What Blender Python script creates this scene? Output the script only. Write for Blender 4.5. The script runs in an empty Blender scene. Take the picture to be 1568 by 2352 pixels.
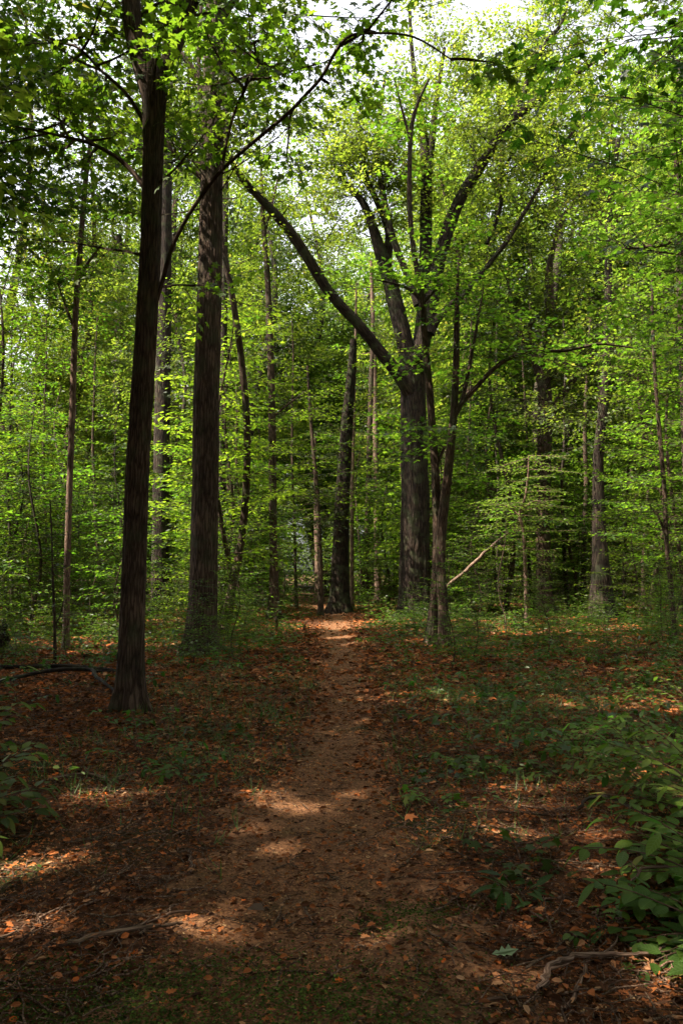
import bpy, math, random
import numpy as np
from mathutils import Vector, Euler

rnd = random.Random(11)
rng = np.random.default_rng(11)
PI = math.pi

# ------------------------------------------------------------------ camera, sky, sun
scn = bpy.context.scene
PITCH = math.radians(4.04)
CAMZ = 1.6
cam_d = bpy.data.cameras.new("camera"); cam = bpy.data.objects.new("camera", cam_d)
scn.collection.objects.link(cam); scn.camera = cam
cam_d.sensor_fit = 'VERTICAL'; cam_d.sensor_height = 24.0; cam_d.lens = 24.0 * 1897 / 2352
cam_d.clip_start = 0.05; cam_d.clip_end = 900
cam.location = (0, 0, CAMZ); cam.rotation_euler = (PI / 2 + PITCH, 0, 0)

SUN_EL = math.radians(57)
SUN_AZ = math.atan2(-0.93, -0.37)          # clockwise from +Y
S = np.array([math.cos(SUN_EL) * math.sin(SUN_AZ), math.cos(SUN_EL) * math.cos(SUN_AZ), math.sin(SUN_EL)])
w = bpy.data.worlds.new("World"); scn.world = w; w.use_nodes = True
nt = w.node_tree; bg = nt.nodes['Background']
sky = nt.nodes.new('ShaderNodeTexSky'); sky.sky_type = 'NISHITA'; sky.sun_disc = False
sky.sun_elevation = SUN_EL; sky.sun_rotation = SUN_AZ
sky.air_density = 1.0; sky.dust_density = 5.0; sky.ozone_density = 0.6
hz = nt.nodes.new('ShaderNodeHueSaturation'); hz.inputs['Saturation'].default_value = 0.2; hz.inputs['Value'].default_value = 1.6   # a bright hazy summer sky
nt.links.new(sky.outputs[0], hz.inputs['Color']); nt.links.new(hz.outputs[0], bg.inputs[0]); bg.inputs[1].default_value = 0.095
sl = bpy.data.lights.new("sun", 'SUN'); so = bpy.data.objects.new("sun", sl); scn.collection.objects.link(so)
sl.energy = 5.0; sl.angle = math.radians(0.55); sl.color = (1.0, 0.90, 0.75)
so.location = (-20, -8, 40)
so.rotation_euler = Vector((-S[0], -S[1], -S[2])).to_track_quat('-Z', 'Y').to_euler()
vs = scn.view_settings
vs.view_transform = 'Standard'; vs.look = 'None'; vs.gamma = 1.0; vs.exposure = 1.95; vs.use_curve_mapping = False
cy = scn.cycles
cy.max_bounces = 7; cy.diffuse_bounces = 4; cy.glossy_bounces = 2; cy.transmission_bounces = 5; cy.transparent_max_bounces = 4
cy.use_adaptive_sampling = True; cy.adaptive_threshold = 0.02
cy.sample_clamp_indirect = 3.0; cy.caustics_reflective = False; cy.caustics_refractive = False
try:
    cy.use_denoising = True; cy.denoiser = 'OPENIMAGEDENOISE'; cy.denoising_input_passes = 'RGB_ALBEDO_NORMAL'
except Exception:
    pass

# ------------------------------------------------------------------ helpers
def unit(v):
    v = np.asarray(v, float)
    return v / (np.linalg.norm(v, axis=-1, keepdims=True) + 1e-9)

def ray(px, py):
    x = (px - 784) / 1897.0; y = (1176 - py) / 1897.0
    c, s = math.cos(PITCH), math.sin(PITCH)
    return np.array([x, c - y * s, s + y * c])

def P(px, py, Y):
    """the place at distance Y ahead that the photo shows at px, py"""
    d = ray(px, py); return d * (Y / d[1]) + np.array([0, 0, CAMZ])

_pp = [(rnd.uniform(0, 6.3), rnd.uniform(0, 6.3)) for _ in range(8)]
def H0(x, y):
    x = np.asarray(x, float); y = np.asarray(y, float)
    h = 0.07 * np.sin(x * 0.31 + _pp[0][0]) * np.cos(y * 0.27 + _pp[0][1])
    h = h + 0.035 * np.sin(x * 0.9 + y * 0.35 + _pp[1][0]) * np.cos(y * 0.8 - x * 0.3 + _pp[1][1])
    h = h + 0.012 * np.sin(x * 3.1 + y * 1.3 + _pp[2][0]) * np.cos(y * 2.7 - x * 1.1 + _pp[2][1])
    h = h + 0.006 * np.sin(x * 7.3 + _pp[3][0] + y) * np.cos(y * 6.1 + _pp[3][1])
    return h
PATH = np.array([(-0.3, -6, 1.0), (-0.2, 0, .95), (-0.15, 3, .9), (-0.18, 4.4, .74), (-0.16, 6, .54), (0.0, 8, .46), (0.06, 10.5, .42),
                 (0.0, 14, .42), (-0.1, 18, .45), (-0.16, 24, .5), (-0.25, 30, .5), (-1.5, 40, .5), (-4, 60, .5)])
def path_c(y): return np.interp(y, PATH[:, 1], PATH[:, 0])
def path_w(y): return np.interp(y, PATH[:, 1], PATH[:, 2])
def H(x, y):
    q = (np.asarray(x) - path_c(y)) / path_w(y)
    return H0(x, y) - 0.05 * np.exp(-q * q) + 0.02 * np.exp(-(np.abs(q) - 1.5) ** 2 * 3)
def ground_at(px, py):
    d = ray(px, py); t = CAMZ / -d[2]
    for _ in range(4):
        p = np.array([0, 0, CAMZ]) + d * t
        t = (CAMZ - float(H(p[0], p[1]))) / -d[2]
    return np.array([0, 0, CAMZ]) + d * t

# sun flecks: openings in the leaves above these places (target, radius)
FLECKS = []
for a in [(600, 1835, .22), (640, 1850, .14), (730, 1862, .13), (560, 1935, .2), (625, 1948, .16), (235, 1838, .26), (160, 1850, .16), (280, 1850, .14), (50, 2000, .24), (180, 1998, .16), (130, 1975, .13),
          (110, 2130, .16), (190, 2115, .1), (1215, 1828, .22), (1170, 1845, .16), (1255, 1840, .14), (1272, 2305, .1), (1290, 2325, .08), (1245, 2240, .07), (885, 2318, .08), (1160, 2222, .08),
          (1010, 1632, .17), (935, 1652, .1), (872, 1655, .09), (950, 1560, .18), (1470, 1775, .2), (1530, 1618, .2), (1440, 1630, .12),
          (785, 1465, .32), (820, 1478, .32), (720, 1520, .2), (250, 1465, .7), (200, 1500, .35), (300, 1505, .25), (1250, 1452, 1.1), (1190, 1445, .8), (1320, 1450, .8), (1130, 1430, .8), (1400, 1440, .7), (340, 1425, .9), (220, 1425, .8), (90, 1425, 1.2), (400, 1400, 1.5), (1220, 2140, .1), (1330, 1945, .1)]:
    g_ = ground_at(a[0], a[1]); FLECKS.append((g_, a[2] * (1.15 if g_[1] > 4.8 else 1.25)))
for a in [(1475, 1600, 5.9, .14), (1490, 1640, 5.9, .14), (1535, 1680, 5.0, .16), (1550, 1740, 4.6, .16), (1480, 1800, 3.9, .12), (1430, 1950, 3.3, .14), (1500, 2000, 3.1, .16), (1530, 2060, 3.0, .12), (1360, 2080, 3.0, .1),
          (1500, 1480, 9.5, .3), (1195, 1080, 23, .8), (1230, 1110, 23, 1.0), (1180, 1150, 23, .7), (1290, 1080, 23, .5), (1230, 1300, 23, .9), (1280, 1200, 23, .7), (1200, 1370, 23, .6),
          (157, 1150, 17, .35), (157, 1230, 17, .3), (130, 1000, 19, 1.0), (60, 700, 40, 4), (100, 1000, 45, 4), (200, 1000, 42, 3),
          (1085, 1290, 24, .5), (735, 1290, 41, 1.2), (866, 1300, 44, 1.5), (808, 1100, 41, 1.0), (560, 1250, 27, 1.0), (430, 1290, 32, 1.2), 
          (640, 1100, 33, 1.5), (1150, 900, 36, 1.5), (1460, 1040, 34, 1.3)]:
    FLECKS.append((P(a[0], a[1], a[2]), a[3], 3.0 if a[3] >= .3 else .6))

# sun reaching the leaves of the upper branches and the inner wood
for a in [(180, 110, 9.0, .8), (90, 240, 9.0, .8), (430, 110, 9.0, .8), (560, 230, 8.8, .7), (660, 90, 8.6, .7), (250, 330, 9.2, .6), (540, 60, 16, 1.6), (380, 250, 16, 1.4), (640, 330, 17, 1.5), (720, 120, 18, 1.6),
          (1150, 250, 18, 1.2), (1300, 640, 18, 1.2)]:
    FLECKS.append((P(a[0], a[1], a[2]), a[3], 1.6))
_fr = random.Random(77)
for k in range(34):
    yy = _fr.uniform(34, 58); FLECKS.append((np.array([_fr.uniform(-.42, .42) * yy, yy, _fr.uniform(.5, 7)]), _fr.uniform(1.0, 2.2), 2.6))
for k in range(130):
    yy = _fr.uniform(3.0, 13) ; FLECKS.append((np.array([_fr.uniform(-.4, .4) * yy, yy, 0]), _fr.uniform(.06, .15)))
def carve(c):
    """which leaves stay: the ones that do not stand in the way of the sun flecks"""
    keep = np.ones(len(c), bool)
    for F in FLECKS:
        t, r = F[0], F[1]
        v = c - t
        s = v @ S
        d2 = (v * v).sum(1) - s * s
        keep &= ~((s > (F[2] if len(F) > 2 else .5)) & (d2 < r * r))
    return keep

# ------------------------------------------------------------------ materials
def newmat(name):
    m = bpy.data.materials.new(name); m.use_nodes = True
    n = m.node_tree; n.nodes.clear(); return m, n, n.nodes, n.links
def ramp(nodes, stops):
    r = nodes.new('ShaderNodeValToRGB'); e = r.color_ramp.elements
    while len(e) < len(stops): e.new(0.5)
    for k, (p, c) in enumerate(stops): e[k].position = p; e[k].color = (*c, 1)
    return r

def leaf_mat(name, stops, trans, tmix=0.5, rough=0.45, spec=0.25, veins=False):
    m, n, N, L = newmat(name)
    out = N.new('ShaderNodeOutputMaterial')
    geo = N.new('ShaderNodeNewGeometry'); oi = N.new('ShaderNodeObjectInfo')
    r = ramp(N, stops); L.new(geo.outputs['Random Per Island'], r.inputs[0])
    rt = ramp(N, trans); L.new(geo.outputs['Random Per Island'], rt.inputs[0])
    hs = N.new('ShaderNodeHueSaturation'); hs2 = N.new('ShaderNodeHueSaturation')
    mr = N.new('ShaderNodeMapRange'); mr.inputs[3].default_value = 0.5; mr.inputs[4].default_value = 1.3
    mh = N.new('ShaderNodeMapRange'); mh.inputs[3].default_value = 0.485; mh.inputs[4].default_value = 0.52
    mult = N.new('ShaderNodeMath'); mult.operation = 'FRACT'; m7 = N.new('ShaderNodeMath'); m7.operation = 'MULTIPLY'; m7.inputs[1].default_value = 7.13
    L.new(oi.outputs['Random'], mr.inputs[0]); L.new(oi.outputs['Random'], m7.inputs[0]); L.new(m7.outputs[0], mult.inputs[0]); L.new(mult.outputs[0], mh.inputs[0])
    nz = N.new('ShaderNodeTexNoise'); nz.inputs['Scale'].default_value = .55; nz.inputs['Detail'].default_value = 2; L.new(geo.outputs['Position'], nz.inputs['Vector'])
    nr = N.new('ShaderNodeMapRange'); nr.inputs[1].default_value = .35; nr.inputs[2].default_value = .65; nr.inputs[3].default_value = .72; nr.inputs[4].default_value = 1.22; L.new(nz.outputs[0], nr.inputs[0])
    mv = N.new('ShaderNodeMath'); mv.operation = 'MULTIPLY'; L.new(mr.outputs[0], mv.inputs[0]); L.new(nr.outputs[0], mv.inputs[1])
    for h, src in ((hs, r), (hs2, rt)):
        L.new(mv.outputs[0], h.inputs['Value']); L.new(mh.outputs[0], h.inputs['Hue'])
    src1, src2 = r.outputs[0], rt.outputs[0]
    if veins:
        at = N.new('ShaderNodeAttribute'); at.attribute_name = 'luv'
        sx = N.new('ShaderNodeSeparateXYZ'); L.new(at.outputs['Vector'], sx.inputs[0])
        ab = N.new('ShaderNodeMath'); ab.operation = 'ABSOLUTE'; L.new(sx.outputs[1], ab.inputs[0])
        ml = N.new('ShaderNodeMath'); ml.operation = 'MULTIPLY_ADD'; ml.inputs[1].default_value = -0.8
        L.new(ab.outputs[0], ml.inputs[0]); L.new(sx.outputs[0], ml.inputs[2])
        m2 = N.new('ShaderNodeMath'); m2.operation = 'MULTIPLY'; m2.inputs[1].default_value = 46; L.new(ml.outputs[0], m2.inputs[0])
        sn = N.new('ShaderNodeMath'); sn.operation = 'SINE'; L.new(m2.outputs[0], sn.inputs[0])
        pw = N.new('ShaderNodeMapRange'); pw.inputs[1].default_value = 0.8; L.new(sn.outputs[0], pw.inputs[0])
        mid = N.new('ShaderNodeMapRange'); mid.inputs[1].default_value = 0.02; mid.inputs[2].default_value = 0.0; L.new(ab.outputs[0], mid.inputs[0])
        mx = N.new('ShaderNodeMath'); mx.operation = 'MAXIMUM'; L.new(pw.outputs[0], mx.inputs[0]); L.new(mid.outputs[0], mx.inputs[1])
        sc = N.new('ShaderNodeMath'); sc.operation = 'MULTIPLY'; sc.inputs[1].default_value = 0.35; L.new(mx.outputs[0], sc.inputs[0])
        outs = []
        for s_ in (src1, src2):
            mi = N.new('ShaderNodeMix'); mi.data_type = 'RGBA'; mi.inputs['B'].default_value = (0.16, 0.26, 0.07, 1)
            L.new(sc.outputs[0], mi.inputs['Factor']); L.new(s_, mi.inputs['A']); outs.append(mi.outputs['Result'])
        src1, src2 = outs
    L.new(src1, hs.inputs['Color']); L.new(src2, hs2.inputs['Color'])
    di = N.new('ShaderNodeBsdfPrincipled'); di.inputs['Roughness'].default_value = rough; di.inputs['Specular IOR Level'].default_value = spec
    tr = N.new('ShaderNodeBsdfTranslucent'); mx = N.new('ShaderNodeMixShader'); mx.inputs[0].default_value = tmix
    L.new(hs.outputs[0], di.inputs['Base Color']); L.new(hs2.outputs[0], tr.inputs[0])
    L.new(di.outputs[0], mx.inputs[1]); L.new(tr.outputs[0], mx.inputs[2]); L.new(mx.outputs[0], out.inputs[0])
    return m

def bark_mat(name, c0, c1, c2, fu=1.0, moss=0.0, bump=0.6):
    m, n, N, L = newmat(name)
    out = N.new('ShaderNodeOutputMaterial'); bs = N.new('ShaderNodeBsdfPrincipled')
    bs.inputs['Roughness'].default_value = 0.92; bs.inputs['Specular IOR Level'].default_value = 0.15
    at = N.new('ShaderNodeAttribute'); at.attribute_name = 'bark'
    mp = N.new('ShaderNodeMapping'); mp.inputs['Scale'].default_value = (38 * fu, 38 * fu, 4.2 * fu); L.new(at.outputs['Vector'], mp.inputs[0])
    n1 = N.new('ShaderNodeTexNoise'); n1.inputs['Scale'].default_value = 1.0; n1.inputs['Detail'].default_value = 5; n1.inputs['Roughness'].default_value = .62; n1.inputs['Distortion'].default_value = 1.1
    L.new(mp.outputs[0], n1.inputs['Vector'])
    vo = N.new('ShaderNodeTexVoronoi'); vo.feature = 'DISTANCE_TO_EDGE'; vo.inputs['Scale'].default_value = 0.8
    ad = N.new('ShaderNodeVectorMath'); ad.operation = 'MULTIPLY_ADD'; ad.inputs[1].default_value = (1.2, 1.2, 1.2); L.new(n1.outputs['Color'], ad.inputs[0]); L.new(mp.outputs[0], ad.inputs[2]); L.new(ad.outputs[0], vo.inputs['Vector'])
    vr = N.new('ShaderNodeMapRange'); vr.inputs[2].default_value = 0.22; vr.inputs[3].default_value = 0.35; L.new(vo.outputs['Distance'], vr.inputs[0])
    mu = N.new('ShaderNodeMath'); mu.operation = 'MULTIPLY'; L.new(vr.outputs[0], mu.inputs[0]); L.new(n1.outputs[0], mu.inputs[1])
    rp = ramp(N, [(0.08, c0), (0.34, c1), (0.62, c2)]); L.new(mu.outputs[0], rp.inputs[0])
    n2 = N.new('ShaderNodeTexNoise'); n2.inputs['Scale'].default_value = 2.2; n2.inputs['Detail'].default_value = 3; L.new(at.outputs['Vector'], n2.inputs['Vector'])
    r2 = ramp(N, [(0.35, (0.6, .6, .6)), (0.7, (1.25, 1.22, 1.18))]); L.new(n2.outputs[0], r2.inputs[0])
    mm = N.new('ShaderNodeMix'); mm.data_type = 'RGBA'; mm.blend_type = 'MULTIPLY'; mm.inputs['Factor'].default_value = 1
    L.new(rp.outputs[0], mm.inputs['A']); L.new(r2.outputs[0], mm.inputs['B'])
    col = mm.outputs['Result']
    if moss:
        n3 = N.new('ShaderNodeTexNoise'); n3.inputs['Scale'].default_value = 3.5; n3.inputs['Detail'].default_value = 4; L.new(at.outputs['Vector'], n3.inputs['Vector'])
        mr = N.new('ShaderNodeMapRange'); mr.inputs[1].default_value = .5; mr.inputs[2].default_value = .66; mr.inputs[4].default_value = moss * 2; L.new(n3.outputs[0], mr.inputs[0])
        mi = N.new('ShaderNodeMix'); mi.data_type = 'RGBA'; mi.inputs['B'].default_value = (0.05, 0.06, 0.028, 1)
        L.new(mr.outputs[0], mi.inputs['Factor']); L.new(col, mi.inputs['A']); col = mi.outputs['Result']
    bu = N.new('ShaderNodeBump'); bu.inputs['Strength'].default_value = bump; bu.inputs['Distance'].default_value = 0.03
    L.new(mu.outputs[0], bu.inputs['Height']); L.new(bu.outputs[0], bs.inputs['Normal'])
    L.new(col, bs.inputs['Base Color']); L.new(bs.outputs[0], out.inputs[0])
    return m

def soil_mat(name, stops, scale=9, green=None):
    m, n, N, L = newmat(name)
    out = N.new('ShaderNodeOutputMaterial'); bs = N.new('ShaderNodeBsdfPrincipled')
    bs.inputs['Roughness'].default_value = 0.95; bs.inputs['Specular IOR Level'].default_value = 0.12
    ge = N.new('ShaderNodeNewGeometry')
    n1 = N.new('ShaderNodeTexNoise'); n1.inputs['Scale'].default_value = scale; n1.inputs['Detail'].default_value = 8; n1.inputs['Roughness'].default_value = .7; L.new(ge.outputs['Position'], n1.inputs['Vector'])
    v = N.new('ShaderNodeTexVoronoi'); v.inputs['Scale'].default_value = scale * 4; L.new(ge.outputs['Position'], v.inputs['Vector'])
    sv = N.new('ShaderNodeSeparateColor'); L.new(v.outputs['Color'], sv.inputs[0])
    av = N.new('ShaderNodeMath'); av.operation = 'MULTIPLY_ADD'; av.inputs[1].default_value = 0.3; L.new(sv.outputs[0], av.inputs[0]); 
    m2 = N.new('ShaderNodeMath'); m2.operation = 'MULTIPLY'; m2.inputs[1].default_value = .75; L.new(n1.outputs[0], m2.inputs[0]); L.new(m2.outputs[0], av.inputs[2])
    rp = ramp(N, stops); L.new(av.outputs[0], rp.inputs[0]); col = rp.outputs[0]
    if green:
        n3 = N.new('ShaderNodeTexNoise'); n3.inputs['Scale'].default_value = green[0]; n3.inputs['Detail'].default_value = 5; L.new(ge.outputs['Position'], n3.inputs['Vector'])
        mr = N.new('ShaderNodeMapRange'); mr.inputs[1].default_value = green[1]; mr.inputs[2].default_value = green[2]; L.new(n3.outputs[0], mr.inputs[0])
        mi = N.new('ShaderNodeMix'); mi.data_type = 'RGBA'; mi.inputs['B'].default_value = (*green[3], 1)
        L.new(mr.outputs[0], mi.inputs['Factor']); L.new(col, mi.inputs['A']); col = mi.outputs['Result']
    bu = N.new('ShaderNodeBump'); bu.inputs['Strength'].default_value = 0.8; bu.inputs['Distance'].default_value = 0.02
    L.new(av.outputs[0], bu.inputs['Height']); L.new(bu.outputs[0], bs.inputs['Normal'])
    L.new(col, bs.inputs['Base Color']); L.new(bs.outputs[0], out.inputs[0])
    return m

G = dict(
    canopy=leaf_mat('canopy_leaf', [(0, (.03, .05, .007)), (.5, (.042, .066, .010)), (.95, (.06, .085, .013)), (1, (.12, .11, .02))],
                    [(0, (.11, .19, .012)), (.5, (.175, .27, .018)), (.95, (.25, .33, .03)), (1, (.38, .36, .05))], .52),
    maple=leaf_mat('maple_leaf', [(0, (.022, .044, .006)), (.6, (.036, .066, .009)), (1, (.06, .085, .012))],
                   [(0, (.09, .19, .009)), (.6, (.15, .27, .012)), (1, (.23, .34, .02))], .56),
    shade=leaf_mat('shaded_maple_leaf', [(0, (.02, .04, .006)), (.6, (.034, .062, .008)), (1, (.05, .08, .011))],  # darker copy of maple: shade on the near crowns put into the colour
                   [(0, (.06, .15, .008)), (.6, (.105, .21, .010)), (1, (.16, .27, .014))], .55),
    lit=leaf_mat('sunlit_sapling_leaf', [(0, (.06, .10, .012)), (1, (.12, .16, .025))],  # leaf colour brightened to carry the sunlight on this sapling
                 [(0, (.2, .32, .02)), (1, (.32, .42, .04))], .45),
    herb=leaf_mat('herb_leaf', [(0, (.04, .070, .008)), (.6, (.062, .10, .010)), (.95, (.10, .14, .015)), (1, (.16, .13, .03))],
                  [(0, (.06, .2, .015)), (1, (.14, .28, .02))], .35, .5, .18, True),
    ground=leaf_mat('ground_cover_leaf', [(0, (.028, .052, .008)), (1, (.06, .09, .012))],
                    [(0, (.06, .2, .015)), (1, (.13, .28, .02))], .35),
    grass=leaf_mat('grass_blade', [(0, (.04, .075, .014)), (.8, (.08, .12, .025)), (1, (.16, .14, .06))],
                   [(0, (.08, .2, .015)), (1, (.2, .28, .04))], .3),
    litter=leaf_mat('dead_leaf', [(0, (.03, .011, .006)), (.3, (.11, .034, .014)), (.6, (.28, .072, .026)), (.84, (.45, .12, .042)), (.95, (.46, .25, .14)), (1, (.6, .09, .015))],
                    [(0, (.08, .02, .006)), (1, (.35, .1, .02))], .12, .75, .12),
    chips=leaf_mat('path_crumbs', [(0, (.025, .011, .006)), (.4, (.17, .062, .025)), (.8, (.38, .145, .056)), (1, (.55, .34, .19))],
                   [(0, (.08, .03, .006)), (1, (.2, .1, .03))], .05, .8, .1),
    moss=leaf_mat('moss_tuft', [(0, (.026, .04, .006)), (.7, (.07, .09, .014)), (1, (.15, .18, .03))],
                  [(0, (.04, .08, .008)), (1, (.1, .16, .02))], .2, .8, .1),
    bark=bark_mat('dark_brown_bark', (.014, .009, .006), (.055, .035, .024), (.125, .086, .06), 1.0, .25),
    oak=bark_mat('oak_bark', (.014, .009, .006), (.055, .035, .024), (.125, .086, .06), .7, .2, .8),
    oldoak=bark_mat('old_oak_bark', (.006, .004, .003), (.024, .016, .012), (.06, .043, .031), .6, .3, .9),
    grey=bark_mat('grey_bark', (.01, .008, .006), (.036, .027, .02), (.085, .066, .048), 1.2, .2, .3),
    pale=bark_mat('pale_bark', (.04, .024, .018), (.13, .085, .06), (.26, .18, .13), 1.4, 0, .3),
    bleached=bark_mat('weathered_dead_wood', (.05, .028, .02), (.17, .105, .07), (.33, .22, .16), 1.6, .15, .6),
    stick=bark_mat('fallen_stick', (.03, .016, .010), (.11, .065, .042), (.24, .16, .11), 1.5, .1, .3),
    rot=bark_mat('rotten_wood', (.004, .003, .002), (.02, .013, .009), (.05, .035, .022), .8, .4, .8),
    soil=soil_mat('forest_soil', [(.25, (.02, .009, .005)), (.5, (.07, .029, .013)), (.68, (.13, .052, .023)), (.8, (.2, .09, .045))], 7, (.55, .5, .62, (.022, .03, .008))),
    path=soil_mat('trodden_earth', [(.25, (.035, .016, .008)), (.5, (.13, .060, .028)), (.7, (.22, .105, .048)), (.85, (.34, .19, .10))], 22, (.9, .56, .7, (.028, .03, .009))),
)

# ------------------------------------------------------------------ mesh accumulation
class Acc:
    def __init__(s): s.v = []; s.fi = []; s.ft = []; s.m = []; s.a = []; s.n = 0
    def add(s, v, flat, tot, mat, attr=None):
        v = np.asarray(v, np.float32)
        s.v.append(v); s.fi.append(np.asarray(flat, np.int64) + s.n); s.ft.append(np.asarray(tot, np.int32))
        s.m.append(np.full(len(tot), mat, np.int32))
        s.a.append(np.asarray(attr, np.float32) if attr is not None else np.zeros((len(v), 3), np.float32))
        s.n += len(v)
    def mesh(s, name, mats, attr_name='bark', origin=(0, 0, 0), smooth=True):
        me = bpy.data.meshes.new(name)
        v = np.concatenate(s.v) - np.asarray(origin, np.float32); fi = np.concatenate(s.fi); ft = np.concatenate(s.ft); mi = np.concatenate(s.m)
        me.vertices.add(len(v)); me.vertices.foreach_set('co', v.astype(np.float32).ravel())
        me.loops.add(len(fi)); me.loops.foreach_set('vertex_index', fi.astype(np.int32))
        me.polygons.add(len(ft)); st = np.zeros(len(ft), np.int32); st[1:] = np.cumsum(ft)[:-1]
        me.polygons.foreach_set('loop_start', st); me.polygons.foreach_set('loop_total', ft)
        me.polygons.foreach_set('material_index', mi)
        me.polygons.foreach_set('use_smooth', np.full(len(ft), smooth, bool))
        if attr_name:
            at = me.attributes.new(attr_name, 'FLOAT_VECTOR', 'POINT'); at.data.foreach_set('vector', np.concatenate(s.a).ravel())
        for m in mats: me.materials.append(m)
        me.update(); me.validate(verbose=False)
        return me

def link(name, me, parent=None, loc=(0, 0, 0)):
    o = bpy.data.objects.new(name, me); scn.collection.objects.link(o); o.location = loc
    if parent: o.parent = parent
    return o
def tag(o, label=None, cat=None, group=None, kind=None):
    if label: o['label'] = label
    if cat: o['category'] = cat
    if group: o['group'] = group
    if kind: o['kind'] = kind
    return o
def thing(name, label, cat, loc=(0, 0, 0), group=None):
    return tag(link(name, None, None, tuple(float(q) for q in loc)), label, cat, group)
def copy_tree(o, parent=None):
    c = o.copy(); scn.collection.objects.link(c)
    if parent: c.parent = parent
    for ch in list(o.children): copy_tree(ch, c)
    return c

def catmull(pts, k):
    pts = np.asarray(pts, float); n = len(pts)
    if n < 3: t = np.linspace(0, 1, k + 1)[:, None]; return pts[0] * (1 - t) + pts[-1] * t
    out = []
    for i in range(n - 1):
        p0, p1, p2, p3 = pts[max(i - 1, 0)], pts[i], pts[i + 1], pts[min(i + 2, n - 1)]
        for j in range(k):
            t = j / k
            out.append(.5 * ((2 * p1) + (p2 - p0) * t + (2 * p0 - 5 * p1 + 4 * p2 - p3) * t * t + (3 * p1 - p0 - 3 * p2 + p3) * t ** 3))
    out.append(pts[-1]); return np.array(out)

def ridges(ang, d, R_, seed, wide=.035, tall=.22):
    """furrowed bark as a height between 0 and 1 round a trunk"""
    r = np.random.default_rng(seed + 900); out = np.zeros((len(d), len(ang)))
    for wd, tl, am in ((wide, tall, .6), (wide * .45, tall * .4, .28), (wide * .22, tall * .16, .12)):
        nu = max(6, int(2 * PI * R_ / wd)); nv = int(d[-1] / tl) + 3; lat = r.random((nv, nu))
        warp = .9 * np.sin(d[:, None] * 2.3 + seed) * np.sin(ang[None] * 2 + d[:, None] * .8) + .5 * np.sin(d[:, None] * 5.7 + ang[None] * 3)
        u = (ang[None] / (2 * PI) * nu + warp + r.random()) % nu; off = (np.floor(u) * .37) % 1
        v = np.clip(d[:, None] / tl + off, 0, nv - 1.001); i = np.floor(u).astype(int); j = np.floor(v).astype(int); fu = u - i; fv = v - j
        fu = fu * fu * (3 - 2 * fu); fv = fv * fv * (3 - 2 * fv)
        g = lambda a, b: lat[np.clip(a, 0, nv - 1), b % nu]
        n_ = (g(j, i) * (1 - fu) + g(j, i + 1) * fu) * (1 - fv) + (g(j + 1, i) * (1 - fu) + g(j + 1, i + 1) * fu) * fv
        out += am * np.clip(np.abs(2 * n_ - 1) * 2.2, 0, 1)
    return out
def tube(acc, pts, rad, seg=10, mat=0, flute=0.0, flare=0.0, nroot=5, seed=0, cap=True, v0=0.0, rough=None):
    pts = np.asarray(pts, float); rad = np.asarray(rad, float); n = len(pts)
    tan = np.gradient(pts, axis=0); tan = unit(tan)
    up = np.array([1.0, 0, 0]) if abs(tan[0][0]) < .8 else np.array([0, 1.0, 0])
    e1 = np.zeros((n, 3)); e = up
    for i in range(n):
        e = e - tan[i] * (e @ tan[i]); e = e / (np.linalg.norm(e) + 1e-9); e1[i] = e
    e2 = np.cross(tan, e1)
    ang = np.linspace(0, 2 * PI, seg, endpoint=False)
    d = np.concatenate([[0], np.cumsum(np.linalg.norm(np.diff(pts, axis=0), axis=1))])
    r = np.repeat(rad[:, None], seg, 1)
    if flute:
        q = seed * 1.7
        f = np.zeros((n, seg))
        for k, am in ((2, .5), (3, .45), (5, .5), (7, .4), (11, .35), (13, .35)):
            f += am * np.sin(k * ang[None] + q * k + np.sin(d[:, None] * (.35 + .07 * k) + k + q) * 1.1)
        f += .6 * np.sin(d[:, None] * 2.1 + q) * np.cos(ang[None] + d[:, None] * .6)
        r = r * (1 + flute * f)
    if flare:
        hh = d[:, None]
        r = r * (1 + flare * np.exp(-hh / .22) * (1 + .75 * np.cos(nroot * ang[None] + seed) + .5 * np.cos((nroot - 2) * ang[None] + 2 * seed) + .3 * np.cos((nroot + 4) * ang[None] + 3 * seed)) + flare * .16 * np.exp(-hh / .8))
    if rough:
        r = r + rough[0] * (ridges(ang, d, float(rad.mean()), seed, rough[1], rough[2]) - .6) * np.clip(rad[:, None] / rad[:, None].max(), .3, 1)
    v = pts[:, None] + r[..., None] * (np.cos(ang)[None, :, None] * e1[:, None] + np.sin(ang)[None, :, None] * e2[:, None])
    R = float(rad.mean()) + .01
    at = np.stack([np.broadcast_to(np.cos(ang) * R, (n, seg)) + seed, np.broadcast_to(np.sin(ang) * R, (n, seg)), np.broadcast_to(d[:, None] + v0, (n, seg))], -1)
    i = np.arange(n - 1)[:, None] * seg; j = np.arange(seg)[None]; j2 = (j + 1) % seg
    q = np.stack([i + j, i + j2, i + seg + j2, i + seg + j], -1).reshape(-1)
    acc.add(v.reshape(-1, 3), q, np.full((n - 1) * seg, 4), mat, at.reshape(-1, 3))
    if cap:
        acc.add(v[-1], np.arange(seg), [seg], mat, at[-1])

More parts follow.
